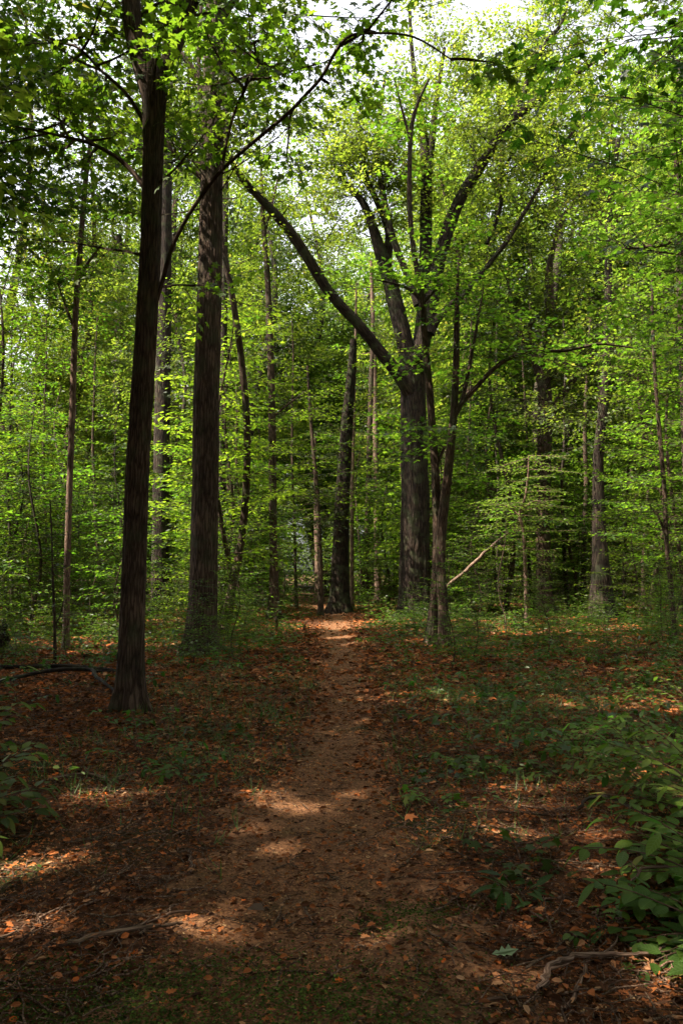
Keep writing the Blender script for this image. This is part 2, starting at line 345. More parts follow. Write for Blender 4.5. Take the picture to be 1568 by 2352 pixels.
def segs(acc, p0, p1, r0, r1, mat):
    """many thin three-sided twigs at once"""
    n = len(p0)
    if not n: return
    p0 = np.asarray(p0); p1 = np.asarray(p1); d = unit(p1 - p0)
    a = unit(np.cross(d, np.where(np.abs(d[:, 2:3]) > .9, [[1, 0, 0]], [[0, 0, 1]]))); b = np.cross(d, a)
    vs_ = []
    for p, r in ((p0, r0), (p1, r1)):
        r = np.broadcast_to(np.asarray(r, float), (n,))[:, None]
        for k in range(3):
            t = k * 2 * PI / 3; vs_.append(p + r * (math.cos(t) * a + math.sin(t) * b))
    v = np.stack(vs_, 1).reshape(-1, 3)
    f = np.array([0, 1, 4, 3, 1, 2, 5, 4, 2, 0, 3, 5]); fl = (np.arange(n)[:, None] * 6 + f).reshape(-1)
    at = v * 1.0
    acc.add(v, fl, np.full(n * 3, 4), mat, at)

def _grid_leaf(w, rows=5, droop=.12, fold=.12):
    v, f = [], []
    for i in range(rows + 1):
        t = i / rows
        ww = w * math.sin(PI * t ** .8) ** .8 if 0 < t < 1 else 0.004
        z = -droop * t * t
        v += [(t, ww, z + fold * ww), (t, 0, z), (t, -ww, z + fold * ww)]
    for i in range(rows):
        for s_ in (0, 1):
            a = i * 3 + s_; f.append((a, a + 1, a + 4, a + 3))
    return v, f
TEMPL = {
    'diamond': ([(0, 0, 0), (.42, .3, .05), (1, 0, -.06), (.42, -.3, .05)], [(0, 1, 2, 3)]),
    'oval': ([(0, 0, 0), (.25, .22, .06), (.65, .25, .04), (1, 0, -.1), (.65, -.25, .04), (.25, -.22, .06)], [(0, 3, 2, 1), (0, 5, 4, 3)]),
    'maple': ([(0.02, 0, 0), (.08, .40, -.03), (.34, .24, .03), (.62, .52, -.05), (.64, .17, .03), (1.02, 0, -.08), (.64, -.17, .03), (.62, -.52, -.05), (.34, -.24, .03), (.08, -.40, -.03), (.42, 0, 0.0)],
              [(0, 10, 5, 4, 3, 2, 1), (0, 9, 8, 7, 6, 5, 10)]),
    'tri': ([(0, 0, 0), (.3, .36, .03), (.55, .2, .03), (1, 0, -.08), (.55, -.2, .03), (.3, -.36, .03)], [(0, 3, 2, 1), (0, 5, 4, 3)]),
    'oak': ([(0, 0, 0), (.2, .14, .05), (.3, .08, .02), (.42, .26, .1), (.52, .12, .03), (.68, .28, .12), (.76, .13, .04), (1, 0, .1), (.76, -.13, .04), (.68, -.28, .12), (.52, -.12, .03), (.42, -.26, .1), (.3, -.08, .02), (.2, -.14, .05), (.5, 0, -.04)],
            [(0, 14, 7, 6, 5, 4, 3, 2, 1), (0, 13, 12, 11, 10, 9, 8, 7, 14)]),
    'chip': ([(0, 0, 0), (.5, .16, .1), (1, .03, 0), (.45, -.14, .04)], [(0, 1, 2, 3)]),
    'torn': ([(0, .02, .05), (.2, .2, .14), (.5, .12, .02), (.62, .25, .16), (.95, .08, .05), (.8, -.12, .0), (.45, -.06, .03), (.3, -.24, .15), (.05, -.12, .08)], [(0, 8, 7, 6, 2, 1), (6, 5, 4, 3, 2)]),
    'ovate': _grid_leaf(.24, 5), 'lance': _grid_leaf(.12, 5, .2),
    'curl': ([(0, 0, .0), (.3, .26, .16), (.7, .24, .2), (1, 0, .04), (.7, -.24, .2), (.3, -.26, .16), (.35, 0, -.02), (.7, 0, 0)], [(0, 6, 1), (6, 7, 2, 1), (7, 3, 2), (0, 5, 6), (6, 5, 4, 7), (7, 4, 3)]),
}
def place_leaves(acc, pos, d, n, size, templ, mat, luv=False):
    if len(pos) == 0: return
    T, F = TEMPL[templ]; T = np.array(T)
    d = unit(d); n = n - d * (n * d).sum(1, keepdims=True); n = unit(n); s = np.cross(n, d)
    size = np.broadcast_to(np.asarray(size, float), (len(pos),))[:, None, None]
    v = pos[:, None] + size * (T[None, :, 0:1] * d[:, None] + T[None, :, 1:2] * s[:, None] + T[None, :, 2:3] * n[:, None])
    k = len(T); flat = np.concatenate([np.array(f) for f in F]); tot = np.array([len(f) for f in F])
    fl = (np.arange(len(pos))[:, None] * k + flat).reshape(-1)
    acc.add(v.reshape(-1, 3), fl, np.tile(tot, len(pos)), mat, np.tile(T, (len(pos), 1)))

class Crown:
    """collects shoots (straight leafy twigs) and wood, then turns them into one mesh"""
    def __init__(s, seed): s.r = np.random.default_rng(seed); s.sh = []; s.w = []
    def spray(s, p, d, up, L, gap=.13, ang=.9, wood=.006):
        r = s.r; d = unit(d); up = unit(up); side = unit(np.cross(up, d))
        K = 5; pts = [np.array(p, float)]; dd = d.copy()
        for k in range(K):
            dd = unit(dd + side * r.normal(0, .10) + up * r.normal(-.02, .05)); pts.append(pts[-1] + dd * L / K)
        pts = np.array(pts)
        for k in range(K):
            s.w.append((pts[k], pts[k + 1], wood * (1 - k / K * .7) * L ** .8 * .8 + .002, wood * (1 - (k + 1) / K * .75) * L ** .8 * .8 + .0015))
        n = max(3, int(L / gap))
        for i in range(n):
            t = .12 + .86 * (i + r.uniform(-.3, .3)) / n
            t = min(max(t, .02), .99) * K; k = int(t); q = pts[k] * (1 - (t - k)) + pts[min(k + 1, K)] * (t - k)
            sg = 1 if i % 2 else -1
            l = L * .46 * (1 - t / K) ** .6 * r.uniform(.7, 1.2) + .1
            a = ang * r.uniform(.8, 1.2)
            di = unit(d * math.cos(a) + side * sg * math.sin(a) + up * r.normal(-.05, .1))
            e = q + di * l
            s.sh.append((q, e, up)); s.w.append((q, e, .0035 + wood * .2, .0015))
        s.sh.append((pts[-2], pts[-1] + (pts[-1] - pts[-2]) * .4, up))
    def bushy(s, p, d, L, n=7, tilt=.45, wood=.02, gap=.13, rise=.05, sub=.45):
        r = s.r; d = unit(d); K = 6; pts = [np.array(p, float)]; dd = d.copy()
        for k in range(K):
            dd = unit(dd + r.normal(0, .13, 3) + np.array([0, 0, rise])); pts.append(pts[-1] + dd * L / K)
        pts = np.array(pts)
        for k in range(K):
            s.w.append((pts[k], pts[k + 1], wood * (1 - k / K * .8), wood * (1 - (k + 1) / K * .8)))
        for i in range(n):
            t = .22 + .76 * (i + r.uniform(0, .9)) / n; t = min(t, .98) * K; k = int(t); q = pts[k] * (1 - (t - k)) + pts[k + 1] * (t - k)
            ax = unit(pts[k + 1] - pts[k]); sd = unit(np.cross(ax, r.normal(0, 1, 3) * .45 + np.array([0, 0, 1])))
            di = unit(ax * r.uniform(.4, 1) + sd * (1 if i % 2 else -1) * r.uniform(.6, 1.1) + np.array([0, 0, r.normal(.05, .25)]))
            s.spray(q, di, unit(np.array([0, 0, 1]) + r.normal(0, tilt, 3)), L * sub * (1.25 - t / K) * r.uniform(.7, 1.15), gap)
        s.spray(pts[-1], dd, unit(np.array([0, 0, 1]) + r.normal(0, tilt, 3)), L * .3, gap)
    def mesh(s, name, origin, leafm, barkm, size=.11, spacing=.085, templ='oval', jit=.35, docarve=True, thick=1.0, droop=.15, minw=0.0):
        acc = Acc(); r = s.r
        a = np.array([q[0] for q in s.sh]); b = np.array([q[1] for q in s.sh]); u = np.array([q[2] for q in s.sh])
        ln = np.linalg.norm(b - a, axis=1); cnt = np.maximum(2, (ln / spacing).astype(int))
        idx = np.repeat(np.arange(len(a)), cnt); k = np.arange(len(idx)) - np.repeat(np.cumsum(cnt) - cnt, cnt)
        t = (k + r.uniform(.2, 1, len(idx))) / cnt[idx]; d = unit(b - a)[idx]; un = u[idx]
        side = unit(np.cross(un, d)); sg = np.where(k % 2 == 0, 1., -1.)[:, None]
        pos = a[idx] + (b - a)[idx] * t[:, None]
        ld = unit(d * r.uniform(.2, .9, (len(idx), 1)) + side * sg * r.uniform(.4, 1, (len(idx), 1)) + r.normal(0, .2, (len(idx), 3)) + np.array([0, 0, -droop]))
        last = k == cnt[idx] - 1; ld[last] = unit(d[last] + np.array([0, 0, -droop]))
        n = unit(un + r.normal(0, jit, (len(idx), 3)))
        sz = size * r.uniform(.65, 1.2, len(idx))
        if docarve:
            kp = carve(pos); pos, ld, n, sz = pos[kp], ld[kp], n[kp], sz[kp]
        s.nleaf = len(pos); s.lv = (pos + ld * .02, ld, n, sz); s.kw = (leafm, barkm, templ, thick, minw); s.wood(acc, thick, minw, (lambda q: q) if docarve else None)
        place_leaves(acc, *s.lv, templ, 0)
        return acc.mesh(name, [leafm, barkm], 'bark', origin, smooth=False)
    def wood(s, acc, thick, minw, tf=None):
        if s.w:
            p0 = np.array([q[0] for q in s.w]); p1 = np.array([q[1] for q in s.w]); r0 = np.array([q[2] for q in s.w]) * thick; r1 = np.array([q[3] for q in s.w]) * thick
            kp = r0 >= minw
            if tf is not None:
                for fr in (0, .25, .5, .75, 1): kp &= carve(tf(p0 + (p1 - p0) * fr)) | (r0 > .045)
            segs(acc, p0[kp], p1[kp], r0[kp], r1[kp], 1)
    def carved(s, loc, rz, sc):
        """the same crown at another place, without the leaves that would stand in the way of a sun fleck; None when none does"""
        p = s.lv[0]; c_, s_ = math.cos(rz), math.sin(rz)
        tf = lambda p: np.column_stack([(p[:, 0] * c_ - p[:, 1] * s_) * sc[0] + loc[0], (p[:, 0] * s_ + p[:, 1] * c_) * sc[1] + loc[1], p[:, 2] * sc[2] + loc[2]])
        kp = carve(tf(p))
        if kp.mean() > .9995: return None
        acc = Acc(); lf, bk, tp, th, mw = s.kw; place_leaves(acc, *[q[kp] for q in s.lv], tp, 0); s.wood(acc, th, mw, tf)
        return acc.mesh('crown', [lf, bk], 'bark', smooth=False)

NLEAF = [0]
def px_path(lst, Y, dY=None, k=5):
    """(px, py, width in photo pixels) list at distance Y -> points and radii"""
    pts, rad = [], []
    for i, a in enumerate(lst):
        yy = Y + (dY[i] if dY else 0); p = P(a[0], a[1], yy); pts.append(p); rad.append(a[2] / 2 / 1897 * np.linalg.norm(p - np.array([0, 0, CAMZ])) * .97)
    q = catmull(np.column_stack([pts, rad]), k); return q[:, :3], q[:, 3]

def hero(name, label, cat, trunk, Y, bark, limbs=(), seg=20, flute=.035, flare=.5, seed=1, dY=None, crown=None, group=None, tip=None, rough=None):
    pts, rad = px_path(trunk, Y, dY, 8)
    gx, gy = pts[0][0], pts[0][1]; z = float(H(gx, gy)) - .12
    pts[0][2] = z
    t = thing(name, label, cat, (gx, gy, z), group)
    tp, tr_ = pts, rad
    if rough:
        dd = np.concatenate([[0], np.cumsum(np.linalg.norm(np.diff(pts, axis=0), axis=1))]); dn = np.concatenate([np.arange(0, min(dd[-1], 13), rough[3]), np.linspace(min(dd[-1], 13), dd[-1], 60)[1:] if dd[-1] > 13.5 else []])
        tp = np.column_stack([np.interp(dn, dd, pts[:, k]) for k in range(3)]); tr_ = np.interp(dn, dd, rad)
    a = Acc(); tube(a, tp, tr_, seg, 0, flute, flare, 5, seed, rough=rough)
    link('trunk', a.mesh('trunk', [bark], 'bark', (gx, gy, z)), t)
    paths = [(pts, rad)]
    for i, lb in enumerate(limbs):
        lp, lr = px_path(lb[0], Y + (lb[1] if len(lb) > 1 else 0), lb[2] if len(lb) > 2 else None, 5)
        lr = lr * (.84 if seed in (1, 16) else 1.0)
        ld_ = np.linalg.norm(lp - lp[0], axis=1); lr = lr * (1 + (.4 if lr[0] < .35 * rad.max() else .0) * np.exp(-ld_ / (2.2 * lr[0])))
        b = Acc(); tube(b, lp, lr, 9 if lr[0] < .06 else 14, 0, flute * .8, 0, 5, seed + i + 1)
        link('limb', b.mesh('limb', [bark], 'bark', (gx, gy, z)), t); paths.append((lp, lr))
    if crown:
        c = Crown(seed * 31 + 5); kw = crown(c, paths)
        if c.sh:
            m = c.mesh('crown', (gx, gy, z), kw.pop('leaf', G['canopy']), bark, **kw); link('crown', m, t); NLEAF[0] += c.nleaf
    return t

def emit(c, path, n, L, t0=.4, t1=1.0, el=(.0, .6), mode='bushy', az=None, k=7, thick=.02, tilt=.45, taper=.5, zmin=None, sub=.45, gap=.13):
    pts = path[0]; r = c.r; N_ = len(pts) - 1
    ga = r.uniform(0, 6.28)
    for i in range(n):
        t = (t0 + (t1 - t0) * (i + r.uniform(0, 1)) / n) * N_; j = min(int(t), N_ - 1); q = pts[j] * (1 - (t - j)) + pts[j + 1] * (t - j)
        if zmin and q[2] < zmin: continue
        if az is None: aa = ga + i * 2.4 + r.normal(0, .3)
        else: aa = r.uniform(*az)
        e = r.uniform(*el); d = np.array([math.cos(aa) * math.cos(e), math.sin(aa) * math.cos(e), math.sin(e)])
        l = r.uniform(*L) * (1 - taper * (t / N_ - t0) / max(t1 - t0, .01) * (1 if t1 > t0 else 0))
        if mode == 'bushy': c.bushy(q, d, l, k, tilt, thick, gap, sub=sub)
        else: c.spray(q, d, unit(np.array([0, 0, 1]) + r.normal(0, .12, 3)), l, gap, wood=.007)

# ------------------------------------------------------------------ ground and path
def grid_mesh(name, xs, ys, zf, mat):
    X, Y = np.meshgrid(xs, ys); Z = zf(X, Y); v = np.stack([X, Y, Z], -1).reshape(-1, 3); nx = len(xs); ny = len(ys)
    i = (np.arange(ny - 1)[:, None] * nx + np.arange(nx - 1)[None])
    f = np.stack([i, i + 1, i + nx + 1, i + nx], -1).reshape(-1)
    a = Acc(); a.add(v, f, np.full((nx - 1) * (ny - 1), 4), 0); return a.mesh(name, [mat], None)
u_ = np.linspace(-1, 1, 281); xs = 7 * u_ + 243 * np.sign(u_) * np.abs(u_) ** 6
v_ = np.linspace(0, 1, 360); ys = -8 + 34 * v_ + 254 * v_ ** 6
ys = np.concatenate([[-60, -30, -18, -12], ys])
tag(link('ground', grid_mesh('ground', xs, ys, H, G['soil'])), kind='structure')
def path_mesh():
    ys = np.concatenate([np.arange(-5, 14, .06), np.arange(14, 58, .2)]); us = np.linspace(-1.25, 1.25, 41)
    Y = np.repeat(ys[:, None], 41, 1); wob = .07 * np.sin(Y * 1.7 + 1) + .05 * np.sin(Y * 4.1)
    X = path_c(Y) + us[None] * (path_w(Y) * (1 + wob * np.sign(us)[None]))
    nz = .012 * np.sin(X * 13 + Y * 5) * np.cos(Y * 11 - X * 7) + .008 * np.sin(X * 31 + 1) * np.cos(Y * 27) + .006 * np.sin(X * 3.3) * np.sin(Y * 2.1)
    Z = H(X, Y) + .018 - .05 * np.clip((np.abs(us)[None] - .55) / .7, 0, 1) ** 1.5 + nz * (.25 + np.abs(us)[None])
    v = np.stack([X, Y, Z], -1).reshape(-1, 3); nx = 41; ny = len(ys); i = (np.arange(ny - 1)[:, None] * nx + np.arange(nx - 1)[None])
    f = np.stack([i, i + 1, i + nx + 1, i + nx], -1).reshape(-1)
    a = Acc(); a.add(v, f, np.full((nx - 1) * (ny - 1), 4), 0); return a.mesh('path', [G['path']], None)
tag(link('path', path_mesh()), kind='structure')

# ------------------------------------------------------------------ the trees one can tell apart
B = G['bark']; OK_ = G['oak']; GR = G['grey']; PL = G['pale']
def cr_T1(c, ps):
    emit(c, ps[0], 5, (1.2, 2.0), .5, .85, (.0, .5), k=7, zmin=3.8)
    for p in ps[1:3]: emit(c, p, 16, (1.8, 3.6), .4, 1, (-.1, .8), k=9)
    for p in ps[3:]: emit(c, p, 9, (.9, 1.8), .4, 1, (-.3, .5), k=7, sub=.5)
    return dict(size=.11, spacing=.10, templ='maple', leaf=G['maple'])
hero('tree', 'dark rough-barked tree nearest the camera, leaning slightly and forking high up, left of the path', 'tree',
     [(300, 1650, 60), (303, 1500, 55), (310, 1300, 52), (316, 1100, 52), (327, 900, 49), (338, 700, 46), (346, 550, 44), (350, 400, 43), (353, 270, 46), (354, 190, 56), (352, 150, 46)], 9.2, B,
     [([(350, 215, 56), (322, 125, 48), (306, 50, 44), (300, -40, 42), (296, -200, 34), (300, -500, 26)],),
      ([(358, 205, 48), (392, 130, 38), (416, 70, 35), (440, 0, 34), (440, -100, 27), (480, -400, 20)],),
      ([(352, 720, 11), (372, 650, 11), (395, 570, 10.5), (430, 500, 10), (470, 440, 10), (512, 388, 9.5), (590, 320, 9), (660, 262, 9), (705, 215, 8.5), (740, 175, 8), (770, 120, 8), (800, 85, 7), (850, 76, 6), (950, 85, 5), (1040, 140, 3)], 0, [0, 0, -.1, -.2, -.3, -.4, -.5, -.6, -.7, -.8, -.9, -1, -1.1, -1.2, -1.3]),
      ([(508, 396, 9), (520, 330, 8), (540, 255, 7), (570, 190, 6), (595, 140, 5), (560, 100, 3)], -.5),
      ([(330, 425, 14), (280, 370, 11), (215, 332, 9), (140, 312, 7), (35, 290, 4)], .2),
      ([(332, 280, 11), (290, 215, 9), (230, 160, 7), (170, 105, 6), (70, 100, 3)], .3)],
     seg=110, flute=.05, flare=.6, seed=1, rough=(.016, .034, .2, .03), crown=cr_T1)
def cr_T2(c, ps):
    emit(c, ps[0], 60, (2.2, 4.2), .48, 1, (-.1, .5), k=9, zmin=9)
    for p in ps[1:]: emit(c, p, 12, (1.6, 3), .3, 1, (-.1, .6), k=7)
    return dict(size=.12, spacing=.105, templ='maple', leaf=G['maple'])
hero('tree', 'tall straight thick-trunked tree with flared roots, second from the camera left of the path', 'tree',
     [(463, 1500, 74), (466, 1400, 66), (469, 1300, 62), (472, 1100, 60), (475, 900, 58), (481, 700, 54), (485, 500, 50), (489, 300, 46), (494, 100, 42), (499, -100, 38), (503, -350, 30), (508, -650, 18)], 16.4, OK_,
     [([(490, 240, 16), (430, 140, 12), (380, 90, 10), (300, -20, 7)],), ([(478, 420, 12), (430, 380, 10), (385, 330, 8), (340, 240, 5)],), ([(497, 60, 16), (560, -30, 12), (640, -120, 8)],),
      ([(500, -150, 16), (560, -260, 12), (620, -420, 8)],), ([(500, -200, 16), (440, -330, 12), (400, -520, 8)],)],
     seg=120, flute=.03, flare=.5, seed=2, rough=(.022, .045, .3, .045), crown=cr_T2)
def cr_gen(n=12, L=(2.2, 4), t0=.5, size=.15, spacing=.105, templ='diamond', el=(-.05, .6), leaf='canopy', k=8, zmin=None, sub=.45, minw=.003):
    def f(c, ps):
        emit(c, ps[0], int(n * 2.2), L, t0 * .75, 1, el, k=k + 1, zmin=zmin, sub=sub)
        for p in ps[1:]: emit(c, p, 12, (L[0] * .8, L[1] * .8), .4, 1, el, k=k, sub=sub)
        return dict(size=size, spacing=spacing, templ=templ, leaf=G[leaf], minw=minw)
    return f
def cr_flat(n=26, L=(1.2, 2.4), t0=.3, size=.11, spacing=.09, templ='tri', el=(-.1, .35), leaf='maple', zmin=None, taper=.6):
    def f(c, ps):
        emit(c, ps[0], int(n * 1.5), L, t0, 1, el, 'flat', zmin=zmin, taper=taper)
        for p in ps[1:]: emit(c, p, max(4, n // 4), L, .35, 1, el, 'flat')
        return dict(size=size, spacing=spacing, templ=templ, leaf=G[leaf], jit=.28)
    return f
hero('tree', 'dark straight trunk standing between the two big trees left of the path', 'tree',
     [(370, 1395, 44), (368, 1280, 40), (370, 1100, 38), (374, 900, 36), (377, 700, 33), (379, 500, 30), (382, 300, 26), (384, 100, 20), (386, -20, 12)], 32, G['oldoak'], seg=18, flare=.4, seed=3, crown=cr_gen(18, (3, 5), .45))
hero('tree', 'slim smooth grey trunk close behind the right edge of the second big tree', 'tree',
     [(508, 1400, 20), (509, 1200, 18), (511, 1000, 18), (513, 800, 17), (516, 550, 15), (520, 300, 13), (524, 120, 9)], 28, GR, seg=12, flare=.3, seed=4, crown=cr_gen(12, (2.2, 3.8), .5))
hero('young_tree', 'very slim young tree with reddish lit bark, splitting into thin upright twigs at far left', 'tree',
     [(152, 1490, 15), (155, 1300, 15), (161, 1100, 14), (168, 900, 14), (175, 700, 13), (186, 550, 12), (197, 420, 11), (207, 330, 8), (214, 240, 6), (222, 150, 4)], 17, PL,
     [([(198, 415, 7), (190, 300, 5), (192, 200, 4), (180, 120, 2)],), ([(173, 760, 6), (150, 700, 5), (130, 640, 3)],), ([(180, 640, 6), (205, 600, 5), (235, 560, 3)],)],
     seg=10, flare=.4, seed=5, crown=cr_flat(26, (1.0, 2.1), .35))
hero('tree', 'pale grey far trunk at the left edge that splits into two upright stems', 'tree',
     [(62, 1345, 26), (66, 1200, 24), (75, 1050, 22), (84, 920, 21), (92, 820, 22), (95, 770, 20)], 40, GR,
     [([(94, 780, 14), (84, 730, 12), (72, 680, 11), (60, 590, 9), (52, 450, 6)],), ([(95, 785, 14), (106, 740, 12), (117, 700, 11), (112, 600, 10), (100, 450, 7)],)], seg=14, flare=.3, seed=6, crown=cr_gen(4, (2, 3), .8, k=7, size=.17))
hero('tree', 'pale far trunk leaning to the left at the very left edge', 'tree',
     [(70, 1345, 20), (62, 1200, 18), (45, 1080, 17), (25, 960, 16), (4, 850, 15), (-25, 700, 13), (-60, 500, 9)], 43, GR, seg=12, flare=.3, seed=7, crown=cr_gen(12, (2.5, 4), .5, size=.17))
hero('tree', 'faint pale trunk with a high fork, seen through leaves just left of the nearest tree', 'tree',
     [(262, 1345, 24), (266, 1150, 22), (270, 950, 21), (275, 760, 20), (277, 620, 18), (272, 540, 14)], 48, GR,
     [([(276, 640, 10), (290, 560, 9), (298, 490, 7), (310, 400, 5)],), ([(276, 640, 10), (262, 560, 8), (258, 480, 6)],)], seg=12, flare=.3, seed=8, crown=cr_gen(8, (2.5, 4), .5, size=.17))
hero('tree', 'dark middle-sized trunk midway between the second big tree and the path', 'tree',
     [(630, 1405, 30), (629, 1330, 22), (627, 1200, 19), (625, 1000, 18), (621, 800, 16), (613, 620, 13), (604, 500, 10), (600, 380, 6)], 27, B,
     [([(606, 540, 7), (625, 470, 5), (640, 400, 3)],), ([(624, 960, 6), (660, 930, 5), (700, 900, 3)],)], seg=14, flare=.5, seed=9, crown=cr_flat(18, (1.6, 2.6), .3, templ='tri', size=.12, spacing=.11))
hero('young_tree', 'thin dark crooked stem just left of the path where it meets the far trees', 'tree',
     [(737, 1385, 13), (735, 1300, 12), (729, 1150, 11), (720, 1040, 9), (712, 940, 7), (706, 840, 5)], 29, B, seg=8, flare=.3, seed=10, crown=cr_flat(20, (1.4, 2.6), .3, size=.13, spacing=.11))
hero('dead_tree', 'thick nearly black trunk leaning right beside the far end of the path', 'tree',
     [(779, 1392, 50), (781, 1340, 43), (783, 1250, 38), (786, 1150, 35), (792, 1050, 31), (798, 960, 27), (805, 880, 22), (812, 780, 15)], 31, G['rot'], seg=20, flute=.05, flare=.35, seed=11, crown=cr_flat(14, (1.5, 3), .35, size=.13, spacing=.11))
hero('young_tree', 'slender reddish sunlit stem touching the right side of the leaning black trunk', 'tree',
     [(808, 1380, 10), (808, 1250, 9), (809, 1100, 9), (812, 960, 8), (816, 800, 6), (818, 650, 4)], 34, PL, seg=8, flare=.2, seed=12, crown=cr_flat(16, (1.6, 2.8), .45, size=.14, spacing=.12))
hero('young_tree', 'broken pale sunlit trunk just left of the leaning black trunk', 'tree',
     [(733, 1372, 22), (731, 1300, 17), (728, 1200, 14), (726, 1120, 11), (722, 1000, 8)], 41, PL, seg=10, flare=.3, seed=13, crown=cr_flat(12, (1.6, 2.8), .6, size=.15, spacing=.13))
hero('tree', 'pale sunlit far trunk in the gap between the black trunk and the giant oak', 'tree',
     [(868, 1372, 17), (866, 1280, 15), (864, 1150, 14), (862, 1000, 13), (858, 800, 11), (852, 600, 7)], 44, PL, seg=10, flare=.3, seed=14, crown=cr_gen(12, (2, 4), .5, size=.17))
hero('tree', 'brown far trunk just left of the pale sunlit one beyond the path', 'tree',
     [(840, 1372, 15), (842, 1250, 14), (846, 1100, 13), (850, 950, 12), (856, 750, 9)], 42, B, seg=10, flare=.3, seed=15, crown=cr_gen(10, (2, 4), .5, size=.17))

def cr_oak(c, ps):
    for i, p in enumerate(ps[1:]):
        emit(c, p, 30 if i < 7 else 18, (1.6, 4.2), .48, 1, (-.2, .7), k=9)
    emit(c, ps[0], 4, (2, 3.2), .7, 1, (.1, .4), k=8); emit(c, ps[3], 16, (2, 4), .75, 1, (-.1, .7), k=9); emit(c, ps[1], 10, (2, 4), .7, 1, (-.1, .7), k=9)
    return dict(size=.14, spacing=.10, templ='tri', leaf=G['canopy'])
hero('oak_tree', 'giant spreading oak right of the path with deeply furrowed bark and many heavy limbs', 'tree',
     [(954, 1405, 76), (953, 1330, 70), (952, 1200, 66), (951, 1080, 63), (949, 970, 60), (948, 900, 58), (950, 850, 58), (955, 800, 54)], 29, G['oldoak'],
     [([(945, 870, 50), (930, 790, 46), (912, 715, 44), (896, 650, 40), (878, 590, 36), (862, 540, 28), (845, 490, 22), (826, 455, 18), (800, 430, 14), (770, 380, 10), (740, 300, 7)],),
      ([(885, 600, 26), (893, 545, 22), (882, 500, 19), (862, 455, 17), (842, 410, 14), (830, 340, 10), (815, 250, 7)], .2),
      ([(957, 840, 48), (968, 770, 42), (975, 700, 38), (977, 600, 34), (978, 500, 32), (979, 420, 30), (975, 340, 24), (966, 270, 20), (955, 200, 14), (945, 110, 10), (940, 20, 7)], .4),
      ([(982, 400, 20), (990, 330, 19), (998, 260, 16), (1006, 200, 12), (1020, 110, 8)], .4),
      ([(960, 830, 44), (985, 720, 40), (1003, 620, 36), (1025, 540, 34), (1055, 460, 30), (1085, 410, 29), (1118, 355, 27), (1150, 310, 24), (1185, 270, 22), (1245, 220, 18), (1310, 180, 13), (1390, 120, 9)], -.3),
      ([(1180, 275, 15), (1205, 205, 14), (1228, 150, 11), (1255, 95, 9), (1290, 50, 7), (1310, -30, 5)], -.3),
      ([(985, 765, 24), (1000, 738, 22), (1030, 705, 19), (1062, 678, 18), (1104, 630, 15), (1135, 590, 13), (1169, 545, 12), (1214, 470, 10), (1240, 425, 9), (1264, 375, 8), (1310, 310, 7), (1359, 245, 5)], -.5),
      ([(942, 900, 48), (915, 860, 38), (870, 805, 32), (820, 742, 29), (780, 700, 28), (745, 655, 28), (705, 590, 28), (665, 532, 27), (630, 490, 25), (598, 455, 22), (560, 415, 18), (520, 350, 12), (470, 260, 8)], -.2, [0, -.3, -.6, -1, -1.3, -1.6, -2, -2.3, -2.6, -2.9, -3.2, -3.5, -4]),
      ([(1118, 560, 8), (1150, 470, 10), (1140, 420, 8), (1160, 380, 7), (1195, 330, 5)], .5),
      ([(960, 700, 20), (930, 620, 18), (900, 540, 18), (880, 450, 16), (868, 360, 12), (872, 260, 10), (885, 170, 6)], -.8)],
     seg=120, flute=.045, flare=.45, seed=16, rough=(.045, .09, .4, .07), crown=cr_oak)
def cr_T11(c, ps):
    emit(c, ps[0], 15, (1.2, 2.3), .5, 1, (-.15, .4), 'flat', taper=.4)
    for p in ps[1:]: emit(c, p, 9, (1.1, 2.1), .4, 1, (-.2, .4), 'flat', taper=.4)
    return dict(size=.12, spacing=.095, templ='maple', leaf=G['maple'], jit=.3)
hero('tree', 'slim dark winding stem in front of the giant oak, left one of the pair', 'tree',
     [(990, 1475, 30), (998, 1380, 22), (1004, 1250, 21), (1002, 1150, 20), (998, 1060, 18), (988, 920, 17), (976, 800, 15), (968, 680, 14), (952, 590, 12), (942, 500, 11), (940, 400, 10), (944, 300, 9), (958, 240, 7), (985, 180, 4)], 18, B,
     [([(1000, 1080, 8), (1012, 1045, 7), (1030, 1010, 4)],), ([(968, 700, 8), (1000, 665, 6), (1035, 640, 3)],), ([(966, 690, 8), (940, 665, 7), (900, 650, 5), (850, 640, 3)],), ([(944, 330, 7), (925, 260, 5), (905, 180, 3)],)],
     seg=40, flute=.08, flare=.22, seed=17, rough=(.008, .03, .15, .05), crown=cr_T11)
hero('tree', 'slim dark right-hand stem of the pair before the giant oak, with a long arching branch', 'tree',
     [(1022, 1488, 30), (1017, 1400, 24), (1011, 1300, 22), (1014, 1210, 23), (1024, 1120, 22), (1034, 1030, 20), (1041, 950, 17), (1046, 850, 15), (1048, 760, 13), (1049, 690, 9), (1052, 600, 5)], 17.7, B,
     [([(1040, 960, 14), (1060, 925, 12), (1090, 893, 11), (1125, 855, 10), (1165, 825, 9), (1220, 808, 8), (1290, 806, 7), (1340, 797, 6), (1380, 790, 5), (1460, 800, 3)],), ([(1060, 925, 8), (1072, 870, 9), (1085, 800, 8), (1096, 740, 6), (1110, 660, 3)],)],
     seg=40, flute=.08, flare=.22, seed=18, rough=(.008, .03, .15, .05), crown=cr_T11)
